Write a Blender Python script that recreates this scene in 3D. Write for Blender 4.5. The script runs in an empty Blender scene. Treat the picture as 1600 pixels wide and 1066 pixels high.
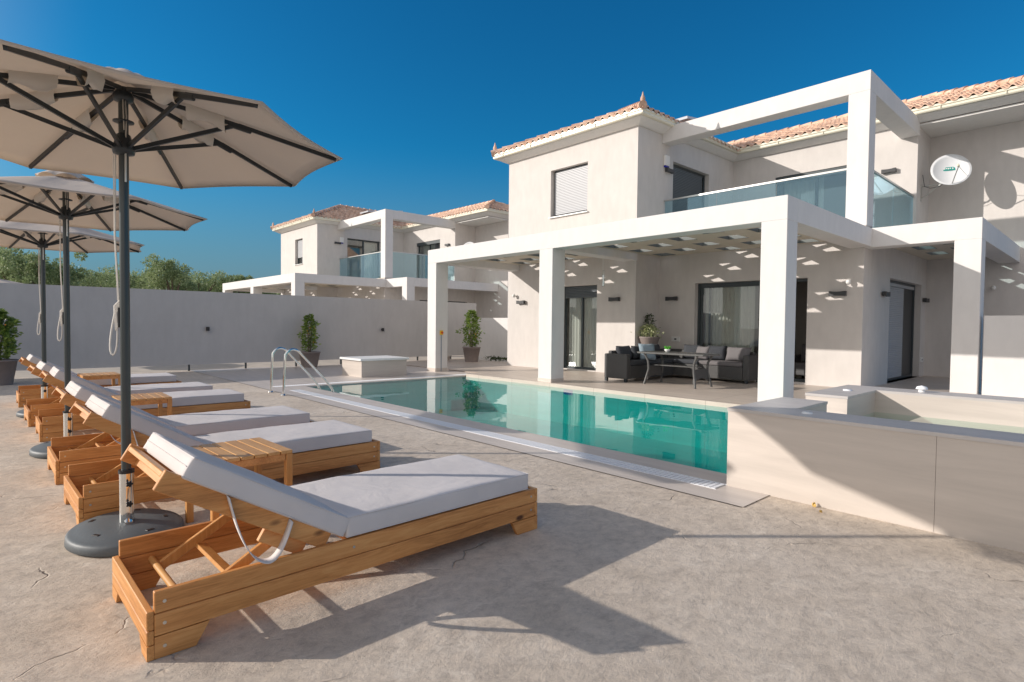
import bpy, bmesh, math, random
from mathutils import Vector, Matrix, noise
random.seed(7)
R = math.radians
scn = bpy.context.scene
C = scn.collection

# ------------------------------------------------------------------ materials
def mat(name):
    m = bpy.data.materials.new(name); m.use_nodes = True
    nt = m.node_tree; nt.nodes.clear()
    out = nt.nodes.new('ShaderNodeOutputMaterial')
    return m, nt, out
def N(nt, typ, **kw):
    n = nt.nodes.new(typ)
    for k, v in kw.items():
        if k in n.inputs.keys(): n.inputs[k].default_value = v
        else: setattr(n, k, v)
    return n
def ramp(nt, fac, stops):
    r = nt.nodes.new('ShaderNodeValToRGB')
    els = r.color_ramp.elements
    while len(els) < len(stops): els.new(0.5)
    for e, (p, c) in zip(els, stops):
        e.position = p; e.color = (*c, 1) if len(c) == 3 else c
    nt.links.new(fac, r.inputs[0]); return r
def coords(nt, scale=(1, 1, 1), kind='Object', rnd=False):
    tc = nt.nodes.new('ShaderNodeTexCoord'); mp = nt.nodes.new('ShaderNodeMapping')
    mp.inputs['Scale'].default_value = scale
    nt.links.new(tc.outputs[kind], mp.inputs[0])
    if rnd:
        oi = nt.nodes.new('ShaderNodeObjectInfo'); mu = nt.nodes.new('ShaderNodeVectorMath'); mu.operation = 'SCALE'
        cx = nt.nodes.new('ShaderNodeCombineXYZ')
        nt.links.new(oi.outputs['Random'], cx.inputs[0]); nt.links.new(oi.outputs['Random'], cx.inputs[2])
        nt.links.new(cx.outputs[0], mu.inputs[0]); mu.inputs['Scale'].default_value = 37.0
        nt.links.new(mu.outputs[0], mp.inputs['Location'])
    return mp.outputs[0]
def principled(nt, out, **kw):
    b = nt.nodes.new('ShaderNodeBsdfPrincipled')
    for k, v in kw.items(): b.inputs[k].default_value = v
    nt.links.new(b.outputs[0], out.inputs[0]); return b
def bump(nt, h, strength, dist, b, prev=None):
    bp = nt.nodes.new('ShaderNodeBump'); bp.inputs['Strength'].default_value = strength; bp.inputs['Distance'].default_value = dist
    nt.links.new(h, bp.inputs['Height'])
    if prev: nt.links.new(prev.outputs[0], bp.inputs['Normal'])
    nt.links.new(bp.outputs[0], b.inputs['Normal']); return bp
def flat(name, col, rough=0.5, metal=0.0, var=0.0, sc=20, **kw):
    m, nt, out = mat(name)
    b = principled(nt, out, **{'Base Color': (*col, 1), 'Roughness': rough, 'Metallic': metal}, **kw)
    if var:
        n = N(nt, 'ShaderNodeTexNoise', Scale=sc, Detail=5.0); nt.links.new(coords(nt), n.inputs[0])
        r = ramp(nt, n.outputs[0], [(0.3, [c * (1 - var) for c in col]), (0.7, [min(1, c * (1 + var)) for c in col])])
        nt.links.new(r.outputs[0], b.inputs['Base Color']); bump(nt, n.outputs[0], 0.15, 0.004, b)
    return m
def plaster(name, col, var=0.05, grain=0.25):
    m, nt, out = mat(name); b = principled(nt, out, Roughness=0.85)
    co = coords(nt)
    n1 = N(nt, 'ShaderNodeTexNoise', Scale=1.3, Detail=6.0, Roughness=0.65); nt.links.new(co, n1.inputs[0])
    n2 = N(nt, 'ShaderNodeTexNoise', Scale=7.0, Detail=5.0); nt.links.new(coords(nt, (1, 1, .35)), n2.inputs[0])
    mx = N(nt, 'ShaderNodeMath', operation='ADD'); nt.links.new(n1.outputs[0], mx.inputs[0]); nt.links.new(n2.outputs[0], mx.inputs[1])
    hf = N(nt, 'ShaderNodeMath', operation='MULTIPLY'); hf.inputs[1].default_value = 0.5; nt.links.new(mx.outputs[0], hf.inputs[0])
    r = ramp(nt, hf.outputs[0], [(0.35, [c * (1 - var) for c in col]), (0.65, [min(1, c * (1 + var)) for c in col])])
    nt.links.new(r.outputs[0], b.inputs['Base Color'])
    n3 = N(nt, 'ShaderNodeTexNoise', Scale=90.0, Detail=3.0); nt.links.new(co, n3.inputs[0])
    bump(nt, n3.outputs[0], grain, 0.004, b, bump(nt, n2.outputs[0], 0.3, 0.012, b))
    return m
def wood(name, axis, c0, c1, c2, rough=0.45):
    m, nt, out = mat(name); b = principled(nt, out, Roughness=rough)
    s = [9, 9, 9]; s[axis] = 0.7
    co = coords(nt, tuple(s), rnd=True)
    n0 = N(nt, 'ShaderNodeTexNoise', Scale=1.2, Detail=3.0, Distortion=0.6); nt.links.new(co, n0.inputs[0])
    w = N(nt, 'ShaderNodeTexNoise', Scale=5.0, Detail=8.0, Roughness=0.7, Distortion=1.5); nt.links.new(co, w.inputs[0])
    ad = N(nt, 'ShaderNodeMath', operation='MULTIPLY_ADD'); nt.links.new(w.outputs[0], ad.inputs[0]); ad.inputs[1].default_value = 0.55
    hf = N(nt, 'ShaderNodeMath', operation='MULTIPLY'); hf.inputs[1].default_value = 0.45; nt.links.new(n0.outputs[0], hf.inputs[0]); nt.links.new(hf.outputs[0], ad.inputs[2])
    r = ramp(nt, ad.outputs[0], [(0.32, c0), (0.5, c1), (0.68, c2)])
    # knots
    ks = [4.2, 4.2, 4.2]; ks[axis] = 2.0
    v = N(nt, 'ShaderNodeTexVoronoi', Scale=1.0); v.feature = 'F1'; nt.links.new(coords(nt, tuple(ks), rnd=True), v.inputs['Vector'])
    kr = ramp(nt, v.outputs['Distance'], [(0.04, (1, 1, 1)), (0.085, (0, 0, 0))])
    mx = N(nt, 'ShaderNodeMixRGB', blend_type='MIX'); nt.links.new(kr.outputs[0], mx.inputs[0]); nt.links.new(r.outputs[0], mx.inputs[1])
    mx.inputs[2].default_value = (c0[0] * .25, c0[1] * .2, c0[2] * .2, 1)
    nt.links.new(mx.outputs[0], b.inputs['Base Color']); bump(nt, w.outputs[0], 0.2, 0.003, b)
    return m
def fabric(name, col, sc=600, transl=0.0, var=0.06):
    m, nt, out = mat(name)
    b = nt.nodes.new('ShaderNodeBsdfPrincipled'); b.inputs['Roughness'].default_value = 0.95
    n = N(nt, 'ShaderNodeTexNoise', Scale=2.5, Detail=4.0); nt.links.new(coords(nt, rnd=True), n.inputs[0])
    r = ramp(nt, n.outputs[0], [(0.3, [c * (1 - var) for c in col]), (0.7, [c * (1 + var) for c in col])])
    nt.links.new(r.outputs[0], b.inputs['Base Color'])
    n2 = N(nt, 'ShaderNodeTexNoise', Scale=sc, Detail=2.0); nt.links.new(coords(nt), n2.inputs[0])
    n3 = N(nt, 'ShaderNodeTexNoise', Scale=5.0, Detail=3.0, Distortion=0.8); nt.links.new(coords(nt), n3.inputs[0])
    bump(nt, n2.outputs[0], 0.3, 0.002, b, bump(nt, n3.outputs[0], 0.35, 0.02, b))
    if transl:
        t = nt.nodes.new('ShaderNodeBsdfTranslucent'); t.inputs[0].default_value = (col[0] * .95, col[1] * .78, col[2] * .6, 1)
        ms = nt.nodes.new('ShaderNodeMixShader'); ms.inputs[0].default_value = transl
        nt.links.new(b.outputs[0], ms.inputs[1]); nt.links.new(t.outputs[0], ms.inputs[2]); nt.links.new(ms.outputs[0], out.inputs[0])
    else: nt.links.new(b.outputs[0], out.inputs[0])
    return m
def glassy(name, tint, ior=1.5, rough=0.0, extra=0.0, bmp=None, gcol=(1, 1, 1)):
    m, nt, out = mat(name)
    t = nt.nodes.new('ShaderNodeBsdfTransparent'); t.inputs[0].default_value = (*tint, 1)
    g = nt.nodes.new('ShaderNodeBsdfGlossy'); g.inputs['Roughness'].default_value = rough; g.inputs[0].default_value = (*gcol, 1)
    f = nt.nodes.new('ShaderNodeFresnel')
    ge = nt.nodes.new('ShaderNodeNewGeometry'); ir = nt.nodes.new('ShaderNodeMapRange'); ir.inputs['To Min'].default_value = ior; ir.inputs['To Max'].default_value = 1 / ior
    nt.links.new(ge.outputs['Backfacing'], ir.inputs['Value']); nt.links.new(ir.outputs[0], f.inputs[0])
    ad = N(nt, 'ShaderNodeMath', operation='ADD'); ad.use_clamp = True; nt.links.new(f.outputs[0], ad.inputs[0]); ad.inputs[1].default_value = extra
    ms = nt.nodes.new('ShaderNodeMixShader')
    nt.links.new(ad.outputs[0], ms.inputs[0]); nt.links.new(t.outputs[0], ms.inputs[1]); nt.links.new(g.outputs[0], ms.inputs[2])
    nt.links.new(ms.outputs[0], out.inputs[0])
    if bmp:
        n = N(nt, 'ShaderNodeTexNoise', Scale=bmp[0], Detail=2.0); nt.links.new(coords(nt), n.inputs[0])
        bp = nt.nodes.new('ShaderNodeBump'); bp.inputs['Strength'].default_value = bmp[1]; bp.inputs['Distance'].default_value = bmp[2]
        nt.links.new(n.outputs[0], bp.inputs['Height']); nt.links.new(bp.outputs[0], g.inputs['Normal']); nt.links.new(bp.outputs[0], f.inputs['Normal'])
    return m

def concrete():
    m, nt, out = mat('stamped_concrete'); b = principled(nt, out, Roughness=0.7)
    co = coords(nt)
    n1 = N(nt, 'ShaderNodeTexNoise', Scale=1.1, Detail=9.0, Roughness=0.72, Distortion=0.3); nt.links.new(co, n1.inputs[0])
    n2 = N(nt, 'ShaderNodeTexNoise', Scale=13.0, Detail=10.0, Roughness=0.82, Distortion=0.3); nt.links.new(coords(nt, (1, .7, 1)), n2.inputs[0])
    n4 = N(nt, 'ShaderNodeTexNoise', Scale=3.5, Detail=9.0, Roughness=0.75, Distortion=0.3); nt.links.new(coords(nt, (1, .6, 1)), n4.inputs[0])
    r1 = ramp(nt, n1.outputs[0], [(0.3, (.50, .42, .335)), (0.5, (.60, .51, .415)), (0.7, (.68, .59, .49))])
    r2 = ramp(nt, n2.outputs[0], [(0.34, (.64, .63, .63)), (0.5, (.98, .98, .98)), (0.64, (1.18, 1.17, 1.15))])
    mx = N(nt, 'ShaderNodeMixRGB', blend_type='MULTIPLY'); mx.inputs[0].default_value = 0.85
    nt.links.new(r1.outputs[0], mx.inputs[1]); nt.links.new(r2.outputs[0], mx.inputs[2])
    # stamped joint lines, broken up
    wn = N(nt, 'ShaderNodeTexNoise', Scale=2.4, Detail=4.0); nt.links.new(co, wn.inputs[0])
    va = N(nt, 'ShaderNodeVectorMath', operation='SCALE'); va.inputs['Scale'].default_value = 0.42; nt.links.new(wn.outputs['Color'], va.inputs[0])
    vb = N(nt, 'ShaderNodeVectorMath', operation='ADD'); nt.links.new(co, vb.inputs[0]); nt.links.new(va.outputs[0], vb.inputs[1])
    vo = N(nt, 'ShaderNodeTexVoronoi', Scale=1.15); vo.feature = 'DISTANCE_TO_EDGE'; nt.links.new(vb.outputs[0], vo.inputs['Vector'])
    ln = ramp(nt, vo.outputs['Distance'], [(0.0, (1, 1, 1)), (0.008, (0, 0, 0))])
    mk = N(nt, 'ShaderNodeTexNoise', Scale=1.7, Detail=2.0); nt.links.new(co, mk.inputs[0])
    mr = ramp(nt, mk.outputs[0], [(0.56, (0, 0, 0)), (0.64, (.8, .8, .8))])
    lm = N(nt, 'ShaderNodeMath', operation='MULTIPLY'); nt.links.new(ln.outputs[0], lm.inputs[0]); nt.links.new(mr.outputs[0], lm.inputs[1])
    m2 = N(nt, 'ShaderNodeMixRGB', blend_type='MIX'); nt.links.new(mx.outputs[0], m2.inputs[1]); m2.inputs[2].default_value = (.28, .225, .18, 1)
    hl = N(nt, 'ShaderNodeMath', operation='MULTIPLY'); hl.inputs[1].default_value = 0.75; nt.links.new(lm.outputs[0], hl.inputs[0]); nt.links.new(hl.outputs[0], m2.inputs[0])
    vs_ = N(nt, 'ShaderNodeVectorMath', operation='SCALE'); vs_.inputs['Scale'].default_value = 0.9; nt.links.new(wn.outputs['Color'], vs_.inputs[0])
    vc = N(nt, 'ShaderNodeVectorMath', operation='ADD'); nt.links.new(coords(nt, (1.3, .8, 1)), vc.inputs[0]); nt.links.new(vs_.outputs[0], vc.inputs[1])
    v2 = N(nt, 'ShaderNodeTexVoronoi', Scale=1.9); v2.feature = 'DISTANCE_TO_EDGE'; nt.links.new(vc.outputs[0], v2.inputs['Vector'])
    l2 = ramp(nt, v2.outputs['Distance'], [(0.0, (1, 1, 1)), (0.03, (0, 0, 0))])
    mk2 = ramp(nt, n1.outputs[0], [(0.48, (0, 0, 0)), (0.6, (.6, .6, .6))])
    lv = N(nt, 'ShaderNodeMath', operation='MULTIPLY'); nt.links.new(l2.outputs[0], lv.inputs[0]); nt.links.new(mk2.outputs[0], lv.inputs[1])
    m3 = N(nt, 'ShaderNodeMixRGB', blend_type='MIX'); nt.links.new(lv.outputs[0], m3.inputs[0]); nt.links.new(m2.outputs[0], m3.inputs[1]); m3.inputs[2].default_value = (.76, .67, .56, 1)
    nt.links.new(m3.outputs[0], b.inputs['Base Color'])
    b1 = bump(nt, n2.outputs[0], 0.7, 0.014, b)
    b2 = bump(nt, n4.outputs[0], 0.5, 0.03, b, b1)
    iv = N(nt, 'ShaderNodeMath', operation='SUBTRACT'); iv.inputs[0].default_value = 1.0; nt.links.new(lm.outputs[0], iv.inputs[1])
    bump(nt, iv.outputs[0], 0.9, 0.012, b, b2)
    return m
def tile(name, c, sx, sy, sz=1.0, axes='XY', streak=(1, 9, 9), rough=0.4):
    m, nt, out = mat(name); b = principled(nt, out, Roughness=rough)
    co = coords(nt, streak)
    n1 = N(nt, 'ShaderNodeTexNoise', Scale=1.1, Detail=8.0, Roughness=0.65, Distortion=0.4); nt.links.new(co, n1.inputs[0])
    r1 = ramp(nt, n1.outputs[0], [(0.3, [x * .88 for x in c]), (0.7, [x * 1.1 for x in c])])
    if sx:
        tc = nt.nodes.new('ShaderNodeTexCoord')
        br = N(nt, 'ShaderNodeTexBrick'); br.offset = 0.0
        br.inputs['Scale'].default_value = 1.0; br.inputs['Brick Width'].default_value = sx; br.inputs['Row Height'].default_value = sy
        br.inputs['Mortar Size'].default_value = 0.004; br.inputs['Mortar Smooth'].default_value = 0.0
        br.inputs['Color1'].default_value = (1, 1, 1, 1); br.inputs['Color2'].default_value = (.93, .93, .93, 1); br.inputs['Mortar'].default_value = (.55, .52, .5, 1)
        nt.links.new(tc.outputs['Object'], br.inputs[0])
        mx = N(nt, 'ShaderNodeMixRGB', blend_type='MULTIPLY'); mx.inputs[0].default_value = 1.0
        nt.links.new(r1.outputs[0], mx.inputs[1]); nt.links.new(br.outputs[0], mx.inputs[2]); nt.links.new(mx.outputs[0], b.inputs['Base Color'])
    else: nt.links.new(r1.outputs[0], b.inputs['Base Color'])
    n2 = N(nt, 'ShaderNodeTexNoise', Scale=60.0, Detail=4.0); nt.links.new(coords(nt), n2.inputs[0])
    bump(nt, n2.outputs[0], 0.12, 0.003, b)
    return m
def leafmat(name, a, b_, transl=0.25):
    m, nt, out = mat(name)
    b = nt.nodes.new('ShaderNodeBsdfPrincipled'); b.inputs['Roughness'].default_value = 0.5
    g = nt.nodes.new('ShaderNodeNewGeometry')
    r = ramp(nt, g.outputs['Random Per Island'], [(0.0, a), (1.0, b_)])
    nt.links.new(r.outputs[0], b.inputs['Base Color'])
    t = nt.nodes.new('ShaderNodeBsdfTranslucent'); nt.links.new(r.outputs[0], t.inputs[0])
    ms = nt.nodes.new('ShaderNodeMixShader'); ms.inputs[0].default_value = transl
    nt.links.new(b.outputs[0], ms.inputs[1]); nt.links.new(t.outputs[0], ms.inputs[2]); nt.links.new(ms.outputs[0], out.inputs[0])
    return m
def terracotta():
    m, nt, out = mat('terracotta_tile'); b = principled(nt, out, Roughness=0.75)
    n = N(nt, 'ShaderNodeTexNoise', Scale=4.0, Detail=6.0, Roughness=0.7); nt.links.new(coords(nt), n.inputs[0])
    v = N(nt, 'ShaderNodeTexVoronoi', Scale=3.2); nt.links.new(coords(nt), v.inputs['Vector'])
    r = ramp(nt, n.outputs[0], [(0.3, (.52, .31, .21)), (0.5, (.69, .48, .355)), (0.7, (.80, .63, .51))])
    sp = N(nt, 'ShaderNodeSeparateColor'); nt.links.new(v.outputs['Color'], sp.inputs[0])
    r2 = ramp(nt, sp.outputs[0], [(0.0, (.78, .74, .74)), (1.0, (1.12, 1.08, 1.05))])
    mx = N(nt, 'ShaderNodeMixRGB', blend_type='MULTIPLY'); mx.inputs[0].default_value = 1.0
    nt.links.new(r.outputs[0], mx.inputs[1]); nt.links.new(r2.outputs[0], mx.inputs[2]); nt.links.new(mx.outputs[0], b.inputs['Base Color'])
    bump(nt, n.outputs[0], 0.3, 0.01, b)
    return m
def wicker(name, col):
    m, nt, out = mat(name); b = principled(nt, out, Roughness=0.5)
    w = N(nt, 'ShaderNodeTexWave', Scale=28.0, Distortion=0.6); w.bands_direction = 'Z'; nt.links.new(coords(nt), w.inputs[0])
    w2 = N(nt, 'ShaderNodeTexWave', Scale=14.0, Distortion=0.4); w2.bands_direction = 'DIAGONAL'; nt.links.new(coords(nt), w2.inputs[0])
    mu = N(nt, 'ShaderNodeMath', operation='MULTIPLY'); nt.links.new(w.outputs[1], mu.inputs[0]); nt.links.new(w2.outputs[1], mu.inputs[1])
    r = ramp(nt, mu.outputs[0], [(0.0, [c * .55 for c in col]), (0.6, col)])
    nt.links.new(r.outputs[0], b.inputs['Base Color']); bump(nt, mu.outputs[0], 0.6, 0.006, b)
    return m
def curtain(name, col):
    m, nt, out = mat(name); b = nt.nodes.new('ShaderNodeBsdfDiffuse')
    b.inputs[0].default_value = (*col, 1)
    t = nt.nodes.new('ShaderNodeBsdfTranslucent'); t.inputs[0].default_value = (*col, 1)
    ms = nt.nodes.new('ShaderNodeMixShader'); ms.inputs[0].default_value = 0.3
    nt.links.new(b.outputs[0], ms.inputs[1]); nt.links.new(t.outputs[0], ms.inputs[2]); nt.links.new(ms.outputs[0], out.inputs[0])
    return m

M = {}
M['wall'] = plaster('greige_plaster', (.64, .605, .575), .05)
M['white'] = plaster('white_plaster', (.71, .695, .68), .04, .3)
M['fence'] = plaster('grey_plaster', (.50, .485, .475), .05, .15)
M['ceil'] = plaster('cream_plaster', (.66, .60, .50), .04, .1)
M['darkpanel'] = flat('dark_slat', (.13, .145, .14), .6)
M['cornice'] = flat('cornice_white', (.74, .72, .69), .6, var=.03)
M['gutter'] = flat('gutter_cream', (.80, .76, .62), .35)
M['terra'] = terracotta()
M['conc'] = concrete()
M['tile'] = tile('travertine_paving', (.58, .50, .43), 1.2, .6)
M['coping'] = tile('coping_stone', (.56, .50, .45), 0, 0)
M['marble'] = tile('cream_stone_cladding', (.58, .52, .465), 0, 0, streak=(.6, .6, 7))
M['capstone'] = tile('grey_capstone', (.52, .49, .47), 0, 0)
M['dust'] = flat('dusty_ground', (.42, .37, .31), .95, var=.12, sc=2)
M['pool'] = tile('pool_mosaic', (.03, .55, .52), .6, .6, rough=.5)
M['poolwater'] = glassy('pool_water', (.40, .98, .93), 1.33, 0.0, 0.015, (1.6, .12, .02))
_nt = M['poolwater'].node_tree   # light scattered back by the water body
_tr = [n for n in _nt.nodes if n.type == 'BSDF_TRANSPARENT'][0]; _ms = [n for n in _nt.nodes if n.type == 'MIX_SHADER'][0]
_df = _nt.nodes.new('ShaderNodeBsdfDiffuse'); _df.inputs[0].default_value = (.0, .29, .31, 1); _m2 = _nt.nodes.new('ShaderNodeMixShader'); _m2.inputs[0].default_value = .30
_nt.links.new(_tr.outputs[0], _m2.inputs[1]); _nt.links.new(_df.outputs[0], _m2.inputs[2]); _nt.links.new(_m2.outputs[0], _ms.inputs[1])
M['spawater'] = glassy('spa_water', (.72, .90, .84), 1.33, 0.0, 0.01, (2.5, .12, .02))
M['grille'] = flat('white_plastic', (.82, .83, .85), .4)
M['woodY'] = wood('pine_board_long', 1, (.34, .125, .030), (.60, .265, .080), (.74, .39, .145))
M['woodX'] = wood('pine_board_cross', 0, (.36, .135, .033), (.61, .28, .085), (.74, .40, .155))
M['woodZ'] = wood('pine_board_upright', 2, (.44, .18, .045), (.58, .28, .085), (.68, .37, .14))
M['tabletop'] = wood('table_slat', 0, (.46, .21, .06), (.60, .32, .11), (.70, .42, .18))
M['mattress'] = fabric('grey_canvas', (.64, .60, .585), 500)
M['headcloth'] = fabric('white_canvas', (.70, .68, .67), 300)
M['canopy'] = fabric('canopy_fabric', (.60, .53, .465), 500, .19, .03)
M['sleeve'] = fabric('pale_sleeve', (.78, .75, .70), 500, .25)
M['webbing'] = fabric('white_webbing', (.68, .64, .62), 900)
M['anth'] = flat('anthracite_metal', (.035, .042, .048), .35, .3)
M['polemetal'] = flat('dark_pole', (.07, .08, .082), .28, .5)
M['chrome'] = flat('polished_steel', (.78, .78, .76), .08, 1.0)
M['alu'] = flat('brushed_steel', (.6, .6, .58), .3, 1.0)
M['rubber'] = flat('grey_resin', (.10, .115, .125), .55, var=.05, sc=60)
M['black'] = flat('black_plastic', (.015, .015, .017), .4)
M['lamp'] = flat('lamp_grey', (.045, .047, .05), .45)
M['rope'] = fabric('rope', (.82, .79, .73), 900)
M['frame'] = flat('window_frame', (.05, .065, .072), .4)
M['shutter'] = flat('roller_shutter', (.46, .47, .49), .45)
M['shutterdark'] = flat('dark_shutter', (.11, .13, .145), .5)
M['glass'] = glassy('window_glass', (.90, .93, .93), 1.5, 0.0, .04)
M['railglass'] = glassy('balcony_glass', (.80, .91, .93), 1.5, 0.0, .09, None, (.62, .85, 1))
M['room'] = flat('room_plaster', (.45, .43, .40), .9)
M['curtain'] = curtain('sheer_curtain', (.80, .78, .70))
M['pot'] = flat('taupe_planter', (.24, .20, .185), .7, var=.06, sc=15)
M['soil'] = flat('soil', (.06, .04, .03), .95)
M['leaf'] = leafmat('shrub_leaf', (.09, .17, .03), (.32, .42, .09))
M['paleleaf'] = leafmat('variegated_leaf', (.30, .38, .16), (.75, .75, .50))
M['darkleaf'] = leafmat('dark_leaf', (.03, .055, .02), (.08, .12, .04))
M['olive'] = leafmat('olive_leaf', (.17, .24, .09), (.41, .48, .25), .35)
M['bark'] = flat('bark', (.16, .12, .085), .9, var=.3, sc=10)
M['fruit'] = flat('orange_fruit', (.75, .28, .03), .4)
M['wicker'] = wicker('black_wicker', (.105, .105, .105))
M['cushion'] = fabric('charcoal_cushion', (.055, .06, .07), 400)
M['cushgrey'] = fabric('grey_cushion', (.17, .16, .165), 400)
M['cushblue'] = fabric('striped_cushion', (.26, .33, .38), 400, 0, .3)
M['tablegrey'] = flat('slate_table', (.10, .10, .098), .35, var=.1, sc=30)
M['lid'] = flat('white_lid', (.82, .83, .82), .35, var=.02)
M['dish'] = flat('dish_enamel', (.74, .76, .78), .35)
M['teal'] = flat('teal_badge', (.01, .30, .26), .5)
M['white_p'] = flat('white_casing', (.78, .78, .76), .4)
M['blue_p'] = flat('blue_lens', (.01, .02, .35), .25)
M['yellow'] = flat('yellow_plate', (.85, .52, .02), .4)
M['red'] = flat('red_knob', (.65, .08, .02), .4)
M['cable'] = flat('grey_conduit', (.28, .31, .36), .5)
M['lime'] = leafmat('lime_leaf', (.10, .50, .05), (.25, .75, .12))
M['solar'] = flat('solar_glass', (.62, .65, .70), .3)
M['pebble'] = flat('pale_pebble', (.62, .60, .57), .8, var=.2, sc=4)
M['dryleaf'] = flat('dry_leaf', (.55, .36, .10), .8)

# ------------------------------------------------------------------ mesh builder
class MB:
    def __init__(s): s.bm = bmesh.new()
    def quad(s, *p):
        try: return s.bm.faces.new([s.bm.verts.new(q) for q in p])
        except ValueError: return None
    def box(s, x0, x1, y0, y1, z0, z1, bev=0.0, seg=1, mtx=None):
        vs = [s.bm.verts.new((x, y, z)) for x in (x0, x1) for y in (y0, y1) for z in (z0, z1)]
        fs = [(0, 1, 3, 2), (4, 6, 7, 5), (0, 4, 5, 1), (2, 3, 7, 6), (0, 2, 6, 4), (1, 5, 7, 3)]
        faces = [s.bm.faces.new([vs[i] for i in f]) for f in fs]
        allv = vs
        if bev:
            edges = list({e for f in faces for e in f.edges})
            r = bmesh.ops.bevel(s.bm, geom=edges, offset=bev, offset_type='OFFSET', segments=seg, profile=0.5, affect='EDGES', clamp_overlap=True)
            allv = list({v for f in r['faces'] for v in f.verts} | {v for v in vs if v.is_valid})
        if mtx is not None: bmesh.ops.transform(s.bm, matrix=mtx, verts=allv)
        return allv
    def bar(s, p0, p1, w, h, up=(0, 0, 1), bev=0.0):
        p0 = Vector(p0); p1 = Vector(p1); d = p1 - p0; L = d.length; d.normalize()
        side = d.cross(Vector(up))
        if side.length < 1e-4: side = d.cross(Vector((0, 1, 0)))
        side.normalize(); u = side.cross(d).normalized()
        m = Matrix((side, d, u)).transposed().to_4x4(); m.translation = p0
        s.box(-w / 2, w / 2, 0, L, -h / 2, h / 2, bev, 1, m)
    def tube(s, pts, r, n=8, cap=True, radii=None):
        pts = [Vector(p) for p in pts]; rings = []
        prev = None
        for i, p in enumerate(pts):
            a = pts[max(0, i - 1)]; b = pts[min(len(pts) - 1, i + 1)]
            d = (b - a).normalized()
            if prev is None:
                ref = Vector((0, 0, 1)) if abs(d.z) < .9 else Vector((1, 0, 0))
                x = d.cross(ref).normalized()
            else: x = (prev - d * prev.dot(d)).normalized()
            prev = x; y = d.cross(x)
            rr = radii[i] if radii else r
            rings.append([s.bm.verts.new(p + (x * math.cos(2 * math.pi * k / n) + y * math.sin(2 * math.pi * k / n)) * rr) for k in range(n)])
        for a, b in zip(rings, rings[1:]):
            for k in range(n):
                f = s.bm.faces.new((a[k], a[(k + 1) % n], b[(k + 1) % n], b[k])); f.smooth = True
        if cap:
            s.bm.faces.new([s.bm.verts.new(v.co) for v in rings[0][::-1]]); s.bm.faces.new([s.bm.verts.new(v.co) for v in rings[-1]])
    def lathe(s, prof, c=(0, 0, 0), n=24, sx=1, sy=1, smooth=True):
        rings = []
        for r, z in prof:
            rings.append([s.bm.verts.new((c[0] + sx * r * math.cos(2 * math.pi * k / n), c[1] + sy * r * math.sin(2 * math.pi * k / n), c[2] + z)) for k in range(n)])
        for a, b in zip(rings, rings[1:]):
            for k in range(n):
                f = s.bm.faces.new((a[k], a[(k + 1) % n], b[(k + 1) % n], b[k])); f.smooth = smooth
        s.bm.faces.new([s.bm.verts.new(v.co) for v in rings[0][::-1]]); s.bm.faces.new([s.bm.verts.new(v.co) for v in rings[-1]])
    def prism(s, poly, x0, x1, axis='x'):
        # poly of (a,b) extruded on axis: x -> (y,z); y -> (x,z); z -> (x,y)
        def P(t, a, b): return {'x': (t, a, b), 'y': (a, t, b), 'z': (a, b, t)}[axis]
        A = [s.bm.verts.new(P(x0, *p)) for p in poly]; B = [s.bm.verts.new(P(x1, *p)) for p in poly]
        s.bm.faces.new(A); s.bm.faces.new(B[::-1])
        for i in range(len(poly)):
            j = (i + 1) % len(poly); s.bm.faces.new((A[j], A[i], B[i], B[j]))
    def leaf(s, p, d, L, w):
        d = d.normalized(); r = Vector((random.uniform(-1, 1), random.uniform(-1, 1), random.uniform(-1, 1)))
        sd = d.cross(r)
        if sd.length < 1e-3: return
        sd = sd.normalized() * w / 2
        up = sd.cross(d).normalized() * (w * .15)
        a = s.bm.verts.new(p); b = s.bm.verts.new(p + d * L * .5 + sd + up); c = s.bm.verts.new(p + d * L); e = s.bm.verts.new(p + d * L * .5 - sd + up)
        s.bm.faces.new((a, b, c, e))
    def blob(s, c, r, sub=2, sc=(1, 1, 1), jit=0.0):
        res = bmesh.ops.create_icosphere(s.bm, subdivisions=sub, radius=1)
        for v in res['verts']:
            k = 1 + jit * noise.noise(v.co * 2 + Vector(c))
            v.co = Vector((v.co.x * r * sc[0] * k + c[0], v.co.y * r * sc[1] * k + c[1], v.co.z * r * sc[2] * k + c[2]))
            for f in v.link_faces: f.smooth = True
    def build(s, name, m, parent=None, fix=True, loc=None, smooth=False):
        if fix: bmesh.ops.recalc_face_normals(s.bm, faces=s.bm.faces[:])
        if loc is not None and parent is None:
            bmesh.ops.translate(s.bm, vec=-Vector(loc), verts=s.bm.verts[:])
        me = bpy.data.meshes.new(name); s.bm.to_mesh(me); s.bm.free()
        if smooth:
            for p in me.polygons: p.use_smooth = True
        if m: me.materials.append(m)
        o = bpy.data.objects.new(name, me); C.objects.link(o)
        if loc is not None and parent is None: o.location = loc
        if parent: o.parent = parent
        return o
def tag(o, label=None, cat=None, group=None, kind=None):
    if label: o['label'] = label
    if cat: o['category'] = cat
    if group: o['group'] = group
    if kind: o['kind'] = kind
    return o
def empty(name, loc=(0, 0, 0), rz=0.0):
    o = bpy.data.objects.new(name, None); C.objects.link(o); o.location = loc; o.rotation_euler = (0, 0, rz); o.empty_display_size = .2
    return o
def kids(o): return [c for c in bpy.data.objects if c.parent == o]
def copy_tree(o, parent=None):
    c = o.copy(); C.objects.link(c)
    for k in ('label', 'category', 'group'):
        pass
    c.parent = parent
    for ch in kids(o): copy_tree(ch, c)
    return c
def B(x0, x1, y0, y1, z0, z1, name, m, parent=None, bev=0.0):
    b = MB(); b.box(x0, x1, y0, y1, z0, z1, bev); return b.build(name, m, parent)

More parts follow.
